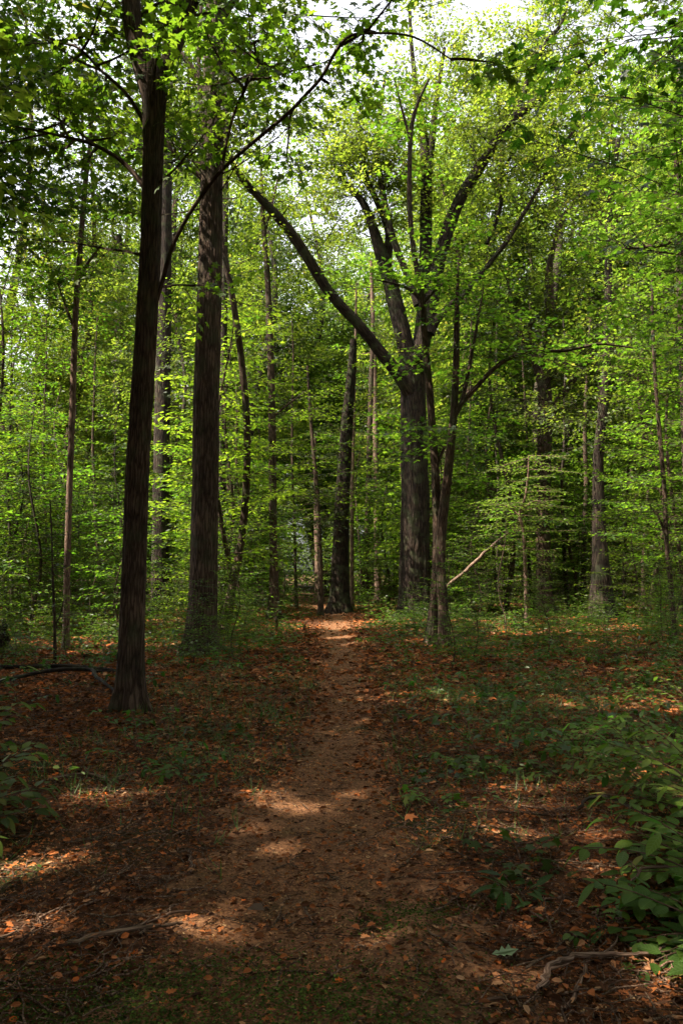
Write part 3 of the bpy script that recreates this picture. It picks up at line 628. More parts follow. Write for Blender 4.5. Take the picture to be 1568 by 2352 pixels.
hero('tree', 'dark forking tree in the right half, its right limb bent outward', 'tree',
     [(1250, 1392, 36), (1247, 1300, 32), (1247, 1150, 31), (1250, 1020, 31), (1251, 930, 31), (1248, 880, 28), (1255, 800, 22), (1262, 700, 18), (1262, 600, 12)], 30, B,
     [([(1248, 900, 20), (1232, 850, 15), (1222, 800, 12), (1215, 740, 8)],), ([(1262, 970, 18), (1275, 930, 16), (1300, 893, 15), (1325, 860, 13), (1350, 830, 11), (1390, 760, 7)],),
      ([(1258, 720, 14), (1256, 650, 13), (1268, 575, 12), (1296, 495, 10), (1332, 446, 7), (1385, 400, 4)],), ([(1240, 860, 12), (1205, 790, 10), (1180, 720, 8), (1165, 640, 5)],)], seg=20, flute=.05, flare=.4, seed=19, crown=cr_gen(14, (2, 3.8), .5, size=.14, templ='tri'))
hero('tree', 'dark brown tree with a swollen base and slightly twisting upper trunk, far right', 'tree',
     [(1382, 1408, 58), (1380, 1340, 46), (1377, 1270, 36), (1374, 1180, 28), (1373, 1060, 24), (1382, 960, 22), (1391, 870, 20), (1396, 750, 18), (1396, 620, 16), (1398, 500, 15), (1408, 400, 13), (1418, 320, 10)], 27, G['oldoak'],
     [([(1392, 560, 7), (1420, 500, 5), (1460, 450, 3)],)], seg=20, flute=.05, flare=.25, seed=20, crown=cr_gen(14, (2, 4), .5, templ='tri', size=.13))
hero('young_tree', 'thin dark curving stem near the right edge', 'tree',
     [(1546, 1450, 12), (1540, 1350, 11), (1530, 1250, 10), (1524, 1120, 10), (1514, 1000, 9), (1504, 880, 8), (1498, 760, 7), (1496, 640, 5)], 19, B, [([(1528, 1230, 6), (1512, 1190, 5), (1490, 1160, 3)],)], seg=10, flare=.3, seed=21, crown=cr_flat(24, (1.2, 2.4), .3))
hero('tree', 'dark trunk cut by the right edge with a reddish side branch', 'tree',
     [(1590, 1420, 26), (1582, 1200, 22), (1574, 1000, 20), (1568, 800, 19), (1560, 600, 18), (1556, 450, 17), (1556, 300, 14), (1560, 150, 9)], 22, B,
     [([(1562, 530, 9), (1530, 560, 8), (1480, 568, 7), (1425, 572, 4)],)], seg=14, flare=.3, seed=22, crown=cr_gen(14, (2, 3.6), .4, templ='tri', size=.12))
hero('young_tree', 'thin dark twiggy stem in front of the slim tree at far left', 'tree',
     [(127, 1530, 7), (126, 1430, 7), (122, 1330, 5), (120, 1250, 4), (116, 1150, 3)], 14, B, [([(126, 1440, 4), (140, 1410, 3), (146, 1380, 2)],)], seg=7, flute=.02, flare=.1, seed=23, crown=cr_flat(7, (.5, .9), .5, size=.09))
def cr_litsap(c, ps):
    emit(c, ps[0], 40, (1.1, 2.1), .12, 1, (-.12, .12), 'flat', taper=.35)
    for p in ps[1:]: emit(c, p, 6, (.8, 1.3), .3, 1, (-.1, .2), 'flat')
    return dict(size=.10, spacing=.07, templ='oval', leaf=G['lit'], jit=.25, droop=.05)
hero('sapling', 'sunlit yellow-green sapling with flat layered sprays before the forking tree', 'sapling',
     [(1207, 1345, 9), (1204, 1270, 8), (1200, 1215, 7), (1192, 1180, 6), (1205, 1140, 5), (1212, 1090, 4), (1213, 1045, 3)], 23, PL, [([(1192, 1185, 5), (1170, 1165, 4), (1150, 1160, 2)],), ([(1196, 1170, 4), (1230, 1150, 3), (1255, 1165, 2)],)], seg=8, flute=.03, flare=.1, seed=24, crown=cr_litsap)
for i, (lb, x, w0, Y, seed) in enumerate([('thin upright stem left of the forking tree', 1221, 9, 33, 31), ('straight thin stem just right of the forking tree', 1302, 10, 33, 32), ('slim dark stem left of the swollen-based tree', 1338, 15, 34, 33),
                              ('second slim stem squeezed against the swollen-based tree', 1358, 12, 38, 34), ('thin stem right of the swollen-based tree', 1432, 9, 30, 35), ('slim stem halfway between the swollen-based tree and the right edge', 1478, 10, 34, 36),
                              ('thin stem with dim bark in the gap right of the twin stems', 1072, 8, 36, 37), ('dim thin stem between the twin stems and the sunlit sapling', 1140, 9, 40, 38), ('slim stem midway between two thin stems left of the path', 682, 8, 33, 39),
                              ('thin stem right of the slim grey trunk by the second big tree', 548, 7, 30, 40), ('slim dark stem close to the left edge of the picture', 28, 9, 27, 41), ('thin stem between the far-left slim tree and the nearest tree', 225, 9, 33, 42),
                              ('thin stem just left of the far-left slim tree', 110, 8, 29, 43)]):
    r = random.Random(seed); tr = []
    xx = x
    for k in range(8):
        tr.append((xx, 1395 - k * 95, w0 * (1 - k * .09))); xx += r.uniform(-7, 7)
    hero('young_tree', lb, 'tree', tr, Y, [B, GR, B][i % 3], seg=8, flare=.2, seed=seed, crown=cr_flat(18, (1.4, 2.8), .28, size=.14, spacing=.12, templ='diamond'))
print('hero leaves', NLEAF[0])

# ------------------------------------------------------------------ other trees of the wood: one of each kind, then copies
CROWNS = {}
def template(name, cat, h, r0, bark, seed, crown, bend=.03, seg=9, forks=0):
    r = random.Random(seed); n = 9
    pts = np.array([[0, 0, -.15]] + [[h * bend * math.sin(k * .7 + seed), h * bend * math.cos(k * .9 + seed * 2) - h * bend * math.cos(seed * 2), h * k / n] for k in range(1, n + 1)])
    rad = np.array([r0 * (1 - .8 * (k / n) ** 1.2) for k in range(n + 1)])
    pts = catmull(np.column_stack([pts, rad]), 3); rad = pts[:, 3]; pts = pts[:, :3]
    t = thing(name, None, None, (0, 0, 0))
    a = Acc(); tube(a, pts, rad, seg, 0, .04, .35, 5, seed); link('trunk', a.mesh('trunk', [bark]), t)
    c = Crown(seed); kw = crown(c, [(pts, rad)]); m = c.mesh('crown', (0, 0, 0), kw.pop('leaf', G['canopy']), bark, docarve=False, **kw); link('crown', m, t); CROWNS[t.name] = c
    return t
FAR = [template('woodland_tree', 'tree', h, r0, bk, sd, cr_gen(n, L, t0, size=.22, spacing=.13, k=9, minw=.006)) for h, r0, bk, sd, n, L, t0 in
       [(29, .42, B, 55, 54, (4, 6.5), .35), (26, .3, B, 56, 50, (3.6, 5.8), .35), (20, .26, B, 51, 34, (3, 5), .35), (23, .32, GR, 52, 38, (3.4, 5.5), .35), (18, .2, B, 53, 32, (2.6, 4.6), .25), (15, .14, GR, 54, 28, (2.2, 3.8), .2)]]
UND = [template('understory_tree', 'tree', h, r0, bk, sd, cr_flat(n, L, .2, .15, .11, 'tri', taper=.5), seg=8) for h, r0, bk, sd, n, L in
       [(9, .07, B, 61, 36, (1.8, 3.0)), (7, .05, GR, 62, 32, (1.6, 2.7)), (11, .09, B, 63, 40, (2.0, 3.2))]]
SAP = [template('sapling', 'sapling', h, r0, B, sd, cr_flat(n, L, .12, .10, .08, 'oval', taper=.5), seg=6) for h, r0, sd, n, L in
       [(3.2, .02, 71, 22, (.9, 1.5)), (2.2, .014, 72, 16, (.7, 1.2)), (4.4, .028, 73, 26, (1.0, 1.8))]]
heroes = [(o.location.x, o.location.y) for o in scn.objects if o.parent is None and o.get('category') in ('tree', 'sapling')]
FIRST = {}; NCARVED = [0]
def scatter(templ_list, spots, label, cat, group):
    for i, (x, y, s, rz) in enumerate(spots):
        k = i % len(templ_list); src = templ_list[k]
        o = copy_tree(src)
        o.location = (x, y, float(H(x, y)) - .02); o.rotation_euler = (0, 0, rz); o.scale = (s, s, s * rnd.uniform(.9, 1.12))
        tag(o, label, cat, group)
        if src.name in CROWNS:
            m = CROWNS[src.name].carved(o.location, rz, o.scale)
            if m:
                NCARVED[0] += 1
                for ch in o.children:
                    if ch.name.startswith('crown'): ch.data = m
def pick(n, f, dmin, ok):
    out = []; tries = 0
    while len(out) < n and tries < n * 200:
        tries += 1; x, y = f()
        if ok(x, y) and all((x - a) ** 2 + (y - b) ** 2 > dmin ** 2 for a, b in [(q[0], q[1]) for q in out]): out.append((x, y, rnd.uniform(.82, 1.18), rnd.uniform(0, 6.28)))
    return out
def free(d=2.2):
    return lambda x, y: abs(x - path_c(y)) > 1.6 and all((x - a) ** 2 + (y - b) ** 2 > d * d for a, b in heroes)
def fronts(x, y, w_=2.6):
    return (y < 29 and abs(x - .0896 * y) < w_) or (y < 30 and abs(x - .246 * y) < w_ * .6) or (y < 27 and abs(x - .314 * y) < w_ * .6) or (y < 31 and abs(x + .001 * y) < 2.0) or (y < 32 and abs(x + .218 * y) < w_ * .5) or (y < 27 and abs(x + .081 * y) < w_ * .35) or (w_ > 2 and y < 29 and -.12 * y < x < .09 * y)
def clear_line(x, y):
    """no trunk stands between a sun fleck on the near ground and the sun"""
    h = math.hypot(S[0], S[1]); ux, uy = S[0] / h, S[1] / h
    for F in FLECKS[:50]:
        dx, dy = x - F[0][0], y - F[0][1]; a = dx * ux + dy * uy
        if .3 < a < 10 and abs(dx * uy - dy * ux) < F[1] * .6 + .1: return False
    return True
def inview(x, y, m=1.0): return y > 1 and abs(x) < .43 * y + m
def f_far():
    y = 34 + 50 * rnd.random() ** 1.1; return rnd.uniform(-.52, .52) * y, y
scatter(FAR, pick(125, f_far, 2.3, lambda x, y: free(3)(x, y) and not (.025 * y < x < .08 * y and y < 64) and (x > -.14 * y or rnd.random() < (.5 if x > -.3 * y else .3))), 'slender far tree standing among many alike deep in the wood', 'tree', 'far trees of the wood')
# the wood beside and behind the camera, whose leaves shade the path
def f_side():
    x = rnd.uniform(-26, 24); return x, rnd.uniform(-20, 15 if x < 0 else 34)
scatter(FAR, pick(54, f_side, 3.3, lambda x, y: free(2.5)(x, y) and not inview(x, y, 1.6 if x < 0 else 7) and math.hypot(x, y) > 3.0 and clear_line(x, y)) + pick(8, lambda: (rnd.uniform(-17, -2.0), rnd.uniform(-9, 14)), 1.3, lambda x, y: free(1.5)(x, y) and not inview(x, y, 1.6) and clear_line(x, y)), 'tall tree of the wood standing just beyond the edges of the view', 'tree', 'trees around the clearing edge')
def f_und():
    y = 20 + 32 * rnd.random(); return rnd.uniform(-.48, .48) * y, y
scatter(UND, pick(84, f_und, 1.9, lambda x, y: free(1.3)(x, y) and not fronts(x, y)), 'small understory tree with layered green sprays among the trunks', 'tree', 'understory trees')
def f_sap():
    y = 19 + 30 * rnd.random(); return rnd.uniform(-.47, .47) * y, y
scatter(SAP, pick(170, f_sap, 1.0, lambda x, y: free(.8)(x, y) and abs(x - path_c(y)) > 1.3 and not fronts(x, y, 1.7)), 'low leafy sapling among the undergrowth', 'sapling', 'saplings in the undergrowth')
scatter(SAP, [(a_, b_, .42 * c_, d_) for a_, b_, c_, d_ in pick(42, lambda: (lambda yy: (rnd.uniform(-.44, .44) * yy, yy))(rnd.uniform(13, 24)), .8, lambda x, y: free(.7)(x, y) and abs(x - path_c(y)) > .95)], 'low leafy sapling among the undergrowth', 'sapling', 'saplings in the undergrowth')
# near leafy trees beside the frame whose branches reach into it
def near_tree(label, x, y, h, r0, seed, n, L, t0, az=None, size=.12, bark=B, zmin=None):
    r = random.Random(seed); z = float(H(x, y)) - .15
    pts = np.array([[x + .03 * h * math.sin(k * .8 + seed) * (k > 0), y + .03 * h * math.cos(k * .7 + seed) * (k > 0), z + h * k / 8] for k in range(9)]); rad = np.array([r0 * (1 - .75 * k / 8) for k in range(9)])
    q = catmull(np.column_stack([pts, rad]), 4); pts = q[:, :3]; rad = q[:, 3]
    t = thing('tree', label, 'tree', (x, y, z)); a = Acc(); tube(a, pts, rad, 14, 0, .04, .4, 5, seed); link('trunk', a.mesh('trunk', [bark], 'bark', (x, y, z)), t)
    c = Crown(seed); emit(c, (pts, rad), n, L, t0, 1, (-.15, .45), 'bushy', az, k=8, tilt=.25, taper=.3, zmin=zmin)
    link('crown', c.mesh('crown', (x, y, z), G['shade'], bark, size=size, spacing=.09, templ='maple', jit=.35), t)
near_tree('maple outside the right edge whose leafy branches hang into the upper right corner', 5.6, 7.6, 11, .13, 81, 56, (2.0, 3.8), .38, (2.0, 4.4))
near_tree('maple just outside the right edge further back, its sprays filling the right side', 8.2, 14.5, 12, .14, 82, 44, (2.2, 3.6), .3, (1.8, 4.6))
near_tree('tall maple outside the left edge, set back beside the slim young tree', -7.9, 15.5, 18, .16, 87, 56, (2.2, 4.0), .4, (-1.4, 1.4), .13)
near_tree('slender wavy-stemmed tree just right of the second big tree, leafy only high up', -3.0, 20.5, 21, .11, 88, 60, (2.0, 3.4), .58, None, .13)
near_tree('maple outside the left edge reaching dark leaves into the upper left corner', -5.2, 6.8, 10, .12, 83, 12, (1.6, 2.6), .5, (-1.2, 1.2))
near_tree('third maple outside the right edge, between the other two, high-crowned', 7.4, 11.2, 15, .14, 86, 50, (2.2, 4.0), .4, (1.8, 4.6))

# ------------------------------------------------------------------ the forest floor
TEMPL['blade'] = ([(0, .022, 0), (0, -.022, 0), (.5, -.016, .22), (.5, .016, .22), (.95, 0, .26)], [(0, 1, 2, 3), (3, 2, 4)])
def sample(n, y0, y1, dens, xw=.47, xa=1.2):
    g = np.linspace(y0, y1, 800); p = dens(g) * (2 * xw * g + 2 * xa); c = np.cumsum(p); c /= c[-1]
    y = np.interp(rng.random(n), c, g) ; x = rng.uniform(-1, 1, n) * (xw * y + xa); return x, y
def qpath(x, y): return np.abs(x - path_c(y)) / path_w(y)
def qrough(x, y): return qpath(x, y) + .22 * np.sin(x * 7 + 2 * np.sin(y * 3.1)) * np.cos(y * 5.3 + x * 2) + .12 * np.sin(x * 19 + y * 11)
def mossy(x, y):
    """where low moss grows: a band nearest the camera on the left and middle"""
    a = np.exp(-((x + .6) / 1.0) ** 4 - ((y - 3.05) / .45) ** 4)
    b = np.exp(-((x - .35) / .22) ** 2 - ((y - 3.9) / .14) ** 2) * .9
    nz = .5 + .5 * np.sin(x * 5.1 + 1.3 * np.sin(y * 4)) * np.cos(y * 6.3 + np.sin(x * 3.7))
    return np.clip((a + b) * (.45 + .9 * nz), 0, 1)
def up_n(n, t): return unit(np.column_stack([rng.normal(0, t, n), rng.normal(0, t, n), np.ones(n)]))
def flat_d(n):
    a = rng.uniform(0, 2 * PI, n); return np.column_stack([np.cos(a), np.sin(a), rng.normal(0, .12, n)])
def floor_scatter(name, n, y0, y1, dens, keep, size, templs, mat, tilt, lift, pw=1.0):
    x, y = sample(n, y0, y1, dens); k = keep(x, y) > rng.random(n); x, y = x[k], y[k]; n = len(x)
    z = np.where(qpath(x, y) < 1.15, np.maximum(H(x, y) + .016 - .05 * np.clip((qpath(x, y) - .55) / .7, 0, 1) ** 1.5, H(x, y)), H(x, y)) + lift * rng.random(n) ** 2 + .004
    pos = np.column_stack([x, y, z]); sz = size[0] + (size[1] - size[0]) * rng.random(n) ** pw
    sz = sz * np.clip(y / 7, .75, 1.9)
    a = Acc(); which = rng.integers(0, len(templs), n); d = flat_d(n); nn = up_n(n, tilt)
    for i, t in enumerate(templs):
        m = which == i; place_leaves(a, pos[m], d[m], nn[m], sz[m], t, 0)
    return tag(link(name, a.mesh(name, [mat], None, smooth=False)), kind='stuff')
patch = lambda x, y: .55 + .45 * np.sin(x * 1.9 + np.sin(y * 1.3) * 1.5) * np.cos(y * 1.7 + x * .6)
floor_scatter('leaf_litter', 240000, 2.0, 40, lambda y: 1 / (1 + (y / 6) ** 2), lambda x, y: np.where(qrough(x, y) < .45, .2 + .25 * (y < 5.2) + .12 * (y < 4), np.where(qrough(x, y) < .8, .55, 1.1)) * (1 - .85 * mossy(x, y)) * (.55 + .6 * patch(x, y)),
              (.016, .072), ['oak', 'curl', 'torn', 'oval', 'torn', 'chip', 'oak'], G['litter'], .7, .035, 1.7)
floor_scatter('crumbled_litter', 260000, 2.0, 16, lambda y: 1 / (1 + (y / 4) ** 2.2), lambda x, y: np.where(qpath(x, y) < 1.4, 1, .55) * (1 - .7 * mossy(x, y)),
              (.006, .03), ['chip', 'torn', 'chip'], G['chips'], .35, .008, 2)
floor_scatter('moss', 200000, 2.5, 4.4, lambda y: 1 + 0 * y, lambda x, y: mossy(x, y), (.01, .026), ['diamond'], G['moss'], .9, .024)
def twig_litter():
    n = 14000; x, y = sample(n, 2.0, 18, lambda y: 1 / (1 + (y / 4) ** 2)); k = (rng.random(n) < np.where(qpath(x, y) < .8, .35, 1)); x, y = x[k], y[k]; n = len(x)
    L = .05 + .4 * rng.random(n) ** 3; a = rng.uniform(0, PI, n); kk = 4; acc = Acc(); cx, cy_ = x.copy(), y.copy(); r = rng.uniform(.0012, .005, n) * (1 + L)
    zz = H(cx, cy_) + .012 + rng.random(n) * .02
    for j in range(kk):
        a2 = a + rng.normal(0, .25, n); nx = cx + np.cos(a2) * L / kk; ny = cy_ + np.sin(a2) * L / kk; nz = H(nx, ny) + .012 + rng.random(n) * .02
        segs(acc, np.column_stack([cx, cy_, zz]), np.column_stack([nx, ny, nz]), r * (1 - j / kk * .5), r * (1 - (j + 1) / kk * .5), 0); cx, cy_, zz = nx, ny, nz
    return tag(link('twig_litter', acc.mesh('twig_litter', [G['stick']])), kind='stuff')
twig_litter()
def grass_keep(x, y):
    m = np.exp(-((y - 9.3) / 3.6) ** 4) * (((x > path_c(y) + .42) & (x < 3.6)) * .9 + ((x < path_c(y) - .38) & (x > -2.4)) * .9)
    return m * np.clip(.1 + 1.1 * patch(x * 1.7 + 2, y * 1.6), 0, 1) ** 2
def grass():
    n = 26000; x, y = sample(n, 4.2, 15, lambda y: 1 + 0 * y); k = grass_keep(x, y) * .85 > rng.random(n); x, y = x[k], y[k]; cx = []; 
    m = 4; x = np.repeat(x, m) + rng.normal(0, .03, len(x) * m); y = np.repeat(y, m) + rng.normal(0, .03, len(y) * m); n = len(x)
    a = rng.uniform(0, 2 * PI, n); lean = rng.uniform(.2, 1.3, n); d = unit(np.column_stack([np.cos(a) * lean, np.sin(a) * lean, np.ones(n)])); nn = unit(np.column_stack([-np.cos(a), -np.sin(a), lean]))
    acc = Acc(); place_leaves(acc, np.column_stack([x, y, H(x, y) - .005]), d, nn * -1, rng.uniform(.05, .2, n), 'blade', 0)
    return tag(link('grass', acc.mesh('grass', [G['grass']], None, smooth=False)), kind='stuff')
grass()
def cover():
    """low leafy ground cover, thick away from the path and in the distance"""
    n = 9000; x, y = sample(n, 5.5, 44, lambda y: np.clip((y - 4) / 9, .3, 1) / (1 + (y / 22) ** 2))
    k = (np.clip((qpath(x, y) - 1.3), 0, 1) * np.clip(.25 + patch(x * .8, y * .7), 0, 1) * np.where((x < -1.2) & (y < 15), .1, np.where((y < 13) & (x > .7), .8, np.where(y < 15, .4, .55)))) > rng.random(n); x, y = x[k], y[k]
    m = 12; n = len(x) * m; hgt = np.repeat(.04 + .55 * rng.random(len(x)) ** 2.5 * np.clip(y / 14, .45, 1.5), m); spread = np.repeat(rng.uniform(.06, .16, len(x)) * np.clip(y / 14, .6, 1.4), m)
    xx = np.repeat(x, m) + rng.normal(0, 1, n) * spread; yy = np.repeat(y, m) + rng.normal(0, 1, n) * spread
    pos = np.column_stack([xx, yy, H(xx, yy) + hgt * rng.uniform(.3, 1.1, n)]); acc = Acc()
    place_leaves(acc, pos, flat_d(n), up_n(n, .4), rng.uniform(.04, .085, n) * np.clip(yy / 12, .8, 1.8), 'oval', 0)
    return tag(link('ground_cover', acc.mesh('ground_cover', [G['ground']], None, smooth=False)), kind='stuff')
cover()
def far_wood():
    """the mass of leaves deep in the wood"""
    n = 2600; a = rng.uniform(-.66, .66, n); d = rng.uniform(74, 112, n); hz_ = 24 * rng.random(n) ** .85
    m = 70; N_ = n * m; c = np.column_stack([d * np.sin(a), d * np.cos(a), hz_]); c = np.repeat(c, m, 0) + rng.normal(0, 1, (N_, 3)) * np.array([1.6, 1.6, .6])
    c[:, 2] = np.abs(c[:, 2]); low = rng.random(N_) < .3; c[low, 2] = rng.uniform(0, 5, int(low.sum())); acc = Acc(); place_leaves(acc, c, flat_d(N_), up_n(N_, .5), rng.uniform(.25, .5, N_), 'diamond', 0)
    return tag(link('far_woods', acc.mesh('far_woods', [G['canopy']], None, smooth=False)), kind='stuff')
far_wood()

# ------------------------------------------------------------------ low plants
def herb(name, label, cat, base, stems, lsize, templ='ovate', pairs=6, pinnate=False, seed=1, spread=None, group=None, mat='herb', start=.25, thick=.004, dc=True, droop=.25, local=False):
    """stems: list of (azimuth, elevation, length)"""
    r = np.random.default_rng(seed); x, y = base[0], base[1]; z = float(H(x, y)) - .01
    o = thing(name, label, cat, (x, y, z), group); org = np.array([x, y, z]); sa = Acc(); la = Acc()
    LP, LD, LN, LS = [], [], [], []
    for az, el, L in stems:
        K = 8; p = org + np.array([r.normal(0, .015), r.normal(0, .015), 0]); d = np.array([math.cos(az) * math.cos(el), math.sin(az) * math.cos(el), math.sin(el)]); pts = [p]
        for k in range(K):
            d = unit(d + np.array([math.cos(az) * .06, math.sin(az) * .06, -.07 * droop * 4]) + r.normal(0, .05, 3)); p = p + d * L / K; pts.append(p)
        pts = np.array(pts); rr = np.linspace(thick, thick * .3, K + 1); tube(sa, pts, rr, 5, 0)
        n = pairs
        for i in range(n):
            t = (start + (1 - start) * (i + .5) / n) * K; k = min(int(t), K - 1); q = pts[k] + (pts[k + 1] - pts[k]) * (t - k); ax = unit(pts[k + 1] - pts[k])
            sd = unit(np.cross([0, 0, 1], ax)); upn = unit(np.cross(ax, sd))
            for sg in ((1, -1) if (templ != 'alt') else (1 if i % 2 else -1,)):
                if r.random() < .08: continue
                ld = unit(ax * r.uniform(.35, .8) + sd * sg * r.uniform(.7, 1) + np.array([0, 0, r.uniform(-.35, .1)]) + r.normal(0, .1, 3))
                if pinnate:
                    pl = lsize * r.uniform(2.2, 3.0); e = q + ld * pl; segs(sa, [q], [e], .0018, .001, 0); s2 = unit(np.cross([0, 0, 1], ld)); nu = unit(np.cross(ld, s2))
                    for u_i in range(3):
                        for g2 in (1, -1):
                            qq = q + ld * pl * (.3 + .26 * u_i); LP.append(qq); LD.append(unit(ld * .5 + s2 * g2)); LN.append(unit(nu + r.normal(0, .18, 3))); LS.append(lsize * (.7 + .12 * u_i))
                    LP.append(e); LD.append(ld); LN.append(nu); LS.append(lsize * 1.15)
                else:
                    pe = q + ld * lsize * .15; segs(sa, [q], [pe], .0015, .001, 0)
                    LP.append(pe); LD.append(ld); LN.append(unit(np.array([0, 0, 1]) * .8 + upn * .4 + r.normal(0, .25, 3))); LS.append(lsize * r.uniform(.6, 1.15) * (1 - .25 * abs(i / n - .5)))
        LP.append(pts[-1]); LD.append(unit(pts[-1] - pts[-2] + np.array([0, 0, -.1]))); LN.append(unit(np.array([0, 0, 1]) + r.normal(0, .2, 3))); LS.append(lsize)
    place_leaves(la, np.array(LP), np.array(LD), np.array(LN), np.array(LS), templ, 0)
    link('stem', sa.mesh('stem', [G['grass' if thick < .003 else 'stick']], 'bark', org), o); link('foliage', la.mesh('foliage', [G[mat]], 'luv', org), o)
    return o
def fan(n, el, L, seed, az0=0, az1=6.28):
    r = random.Random(seed); return [(az0 + (az1 - az0) * (i + r.uniform(.1, .9)) / n, r.uniform(*el), r.uniform(*L)) for i in range(n)]
gp = lambda px, py: ground_at(px, py)[:2]
herb('shrub', 'leafy shrub with oval leaves entering at the left edge, below the nearest tree', 'shrub', (-2.45, 5.0), fan(19, (.3, 1.1), (.5, .85), 201, -1.3, 1.6), .115, pairs=9, seed=201, thick=.006)
herb('shrub', 'dark drooping leaves of a shrub at the left edge, standing behind the leafy one', 'shrub', (-3.35, 6.6), fan(15, (.6, 1.2), (.8, 1.15), 202, -1.4, 1.4), .13, pairs=8, seed=202, thick=.006)
herb('herb_plant', 'bushy broad-leaved herb in the dead leaves between the left edge and the path', 'herb', gp(430, 1785), fan(9, (.5, 1.2), (.22, .42), 203), .085, pairs=4, seed=203)
herb('herb_plant', 'low flat-leaved plant beside the grass left of the path', 'herb', gp(495, 1690), fan(8, (.35, .9), (.25, .4), 204), .095, 'maple', pairs=3, seed=204)
herb('seedling', 'small bright two-leaved seedling in the sunny litter at lower left', 'seedling', gp(108, 2000), fan(3, (.5, 1), (.06, .1), 205), .055, pairs=1, seed=205)
herb('shrub', 'big-leaved shrub crowding in from the lower right edge', 'shrub', (1.95, 4.1), fan(34, (.25, 1.05), (.5, .85), 206, 1.2, 4.9), .125, pairs=7, seed=206, thick=.006)
herb('shrub', 'lighter big-leaved shrub lowest at the right edge, leaning over the dead leaves', 'shrub', (1.7, 3.6), fan(24, (.2, .8), (.4, .7), 207, 1.2, 4.6), .13, pairs=7, seed=207, thick=.005)
herb('shrub', 'dense dark shrub behind the big-leaved one at the right edge', 'shrub', (2.4, 5.0), fan(26, (.4, 1.25), (.7, 1.1), 208, 1.0, 5.0), .13, pairs=9, seed=208, thick=.006)
herb('shrub', 'leafy shrub at the right edge between the feather-leaved plants and the dense dark shrub', 'shrub', (3.1, 6.6), fan(12, (.3, 1.2), (.5, .8), 225, 1.0, 5.0), .1, pairs=6, seed=225, thick=.006)
herb('young_plant', 'upright stem with sunlit feather-like leaves near the right edge', 'plant', (2.25, 5.95), fan(6, (.9, 1.35), (.65, .95), 209, 1.6, 4.4), .075, pairs=3, pinnate=True, seed=209)
herb('young_plant', 'second feather-leaved plant nearer the right edge, pale in the sun', 'plant', (2.15, 5.2), fan(6, (.9, 1.3), (.6, .85), 210, 1.6, 4.4), .06, pairs=3, pinnate=True, seed=210)
herb('shrub', 'round-leaved shrub by the right edge in front of the curving stem', 'shrub', (4.0, 9.3), fan(10, (.6, 1.2), (.7, 1.1), 211), .11, pairs=6, seed=211)
herb('herb_plant', 'wide patch of dark leaves right of the grass, before the right-edge shrubs', 'herb', gp(1330, 1725), fan(14, (.25, 1.0), (.3, .6), 212), .09, pairs=5, seed=212)
herb('herb_plant', 'dark broad-leaved herb to the right of the grassy patch', 'herb', gp(1400, 1705), fan(12, (.3, 1.0), (.3, .6), 213), .1, pairs=4, seed=213)
herb('herb_plant', 'green herb clump at the near end of the grassy patch right of the path', 'herb', gp(1085, 1775), fan(10, (.3, 1.0), (.2, .38), 214), .07, 'maple', pairs=4, seed=214)
herb('herb_plant', 'small clump of toothed leaves right beside the middle of the path', 'herb', gp(1000, 1850), fan(7, (.3, 1.0), (.15, .3), 215), .07, 'maple', pairs=3, seed=215)
herb('herb_plant', 'lobed-leaved herb between the sunny litter and the big-leaved shrub', 'herb', gp(1200, 1985), fan(9, (.2, .9), (.18, .34), 216), .075, 'maple', pairs=4, seed=216)
herb('grassy_plant', 'plant with long narrow arching leaves left of the big-leaved shrub', 'plant', gp(1190, 2065), fan(8, (.5, 1.2), (.1, .22), 217), .15, 'lance', pairs=2, seed=217)
herb('herb_plant', 'small leaves hugging the ground left of the lighter shrub', 'herb', gp(1290, 2140), fan(6, (.2, .8), (.12, .22), 218), .06, pairs=3, seed=218)
herb('seedling', 'leafy seedling growing against the right foot of the second big tree', 'seedling', gp(515, 1495), fan(5, (.7, 1.3), (.45, .8), 219), .13, 'maple', pairs=3, seed=219)
herb('seedling', 'small green shoots at the foot of the nearest tree', 'seedling', gp(318, 1668), fan(6, (.4, 1.2), (.15, .35), 220), .07, pairs=3, seed=220)
herb('herb_plant', 'low green herb on the left verge of the path where the grass ends', 'herb', gp(640, 1660), fan(7, (.3, 1), (.14, .25), 221), .06, pairs=3, seed=221)
herb('shrub', 'low spreading shrub in the shade at the foot of the giant oak', 'shrub', gp(930, 1440), fan(16, (.3, 1.2), (.8, 1.5), 222), .12, pairs=8, seed=222, mat='ground')
herb('shrub', 'low spreading shrub right of the twin stems', 'shrub', gp(1110, 1455), fan(14, (.3, 1.2), (.8, 1.4), 223), .12, pairs=8, seed=223, mat='ground')
herb('shrub', 'low broad shrub left of the path below the black arching branch', 'shrub', gp(590, 1470), fan(16, (.3, 1.2), (.5, .95), 226), .11, pairs=7, seed=226, mat='ground')
herb('seedling', 'bright little plant on the right verge where the path narrows', 'seedling', gp(835, 1475), fan(6, (.5, 1.2), (.2, .4), 224), .08, pairs=3, seed=224)
for i, (px, py, lb) in enumerate([(75, 2205, 'tiny pale green sprout at the left on the mossy ground'), (60, 2245, 'tiny sprout just below the topmost one on the mossy ground at the left'), (312, 2262, 'tiny sprout on the moss below the long straight stick'),
                                  (590, 2275, 'pair of tiny leaves on the moss near the middle of the lower edge'), (705, 2215, 'tiny sprout on the path crumbs right of the long stick')]):
    herb('sprout', lb, 'seedling', gp(px, py), fan(3, (.3, .9), (.02, .05), 230 + i), .026, 'oval', pairs=1, seed=230 + i, thick=.0012)
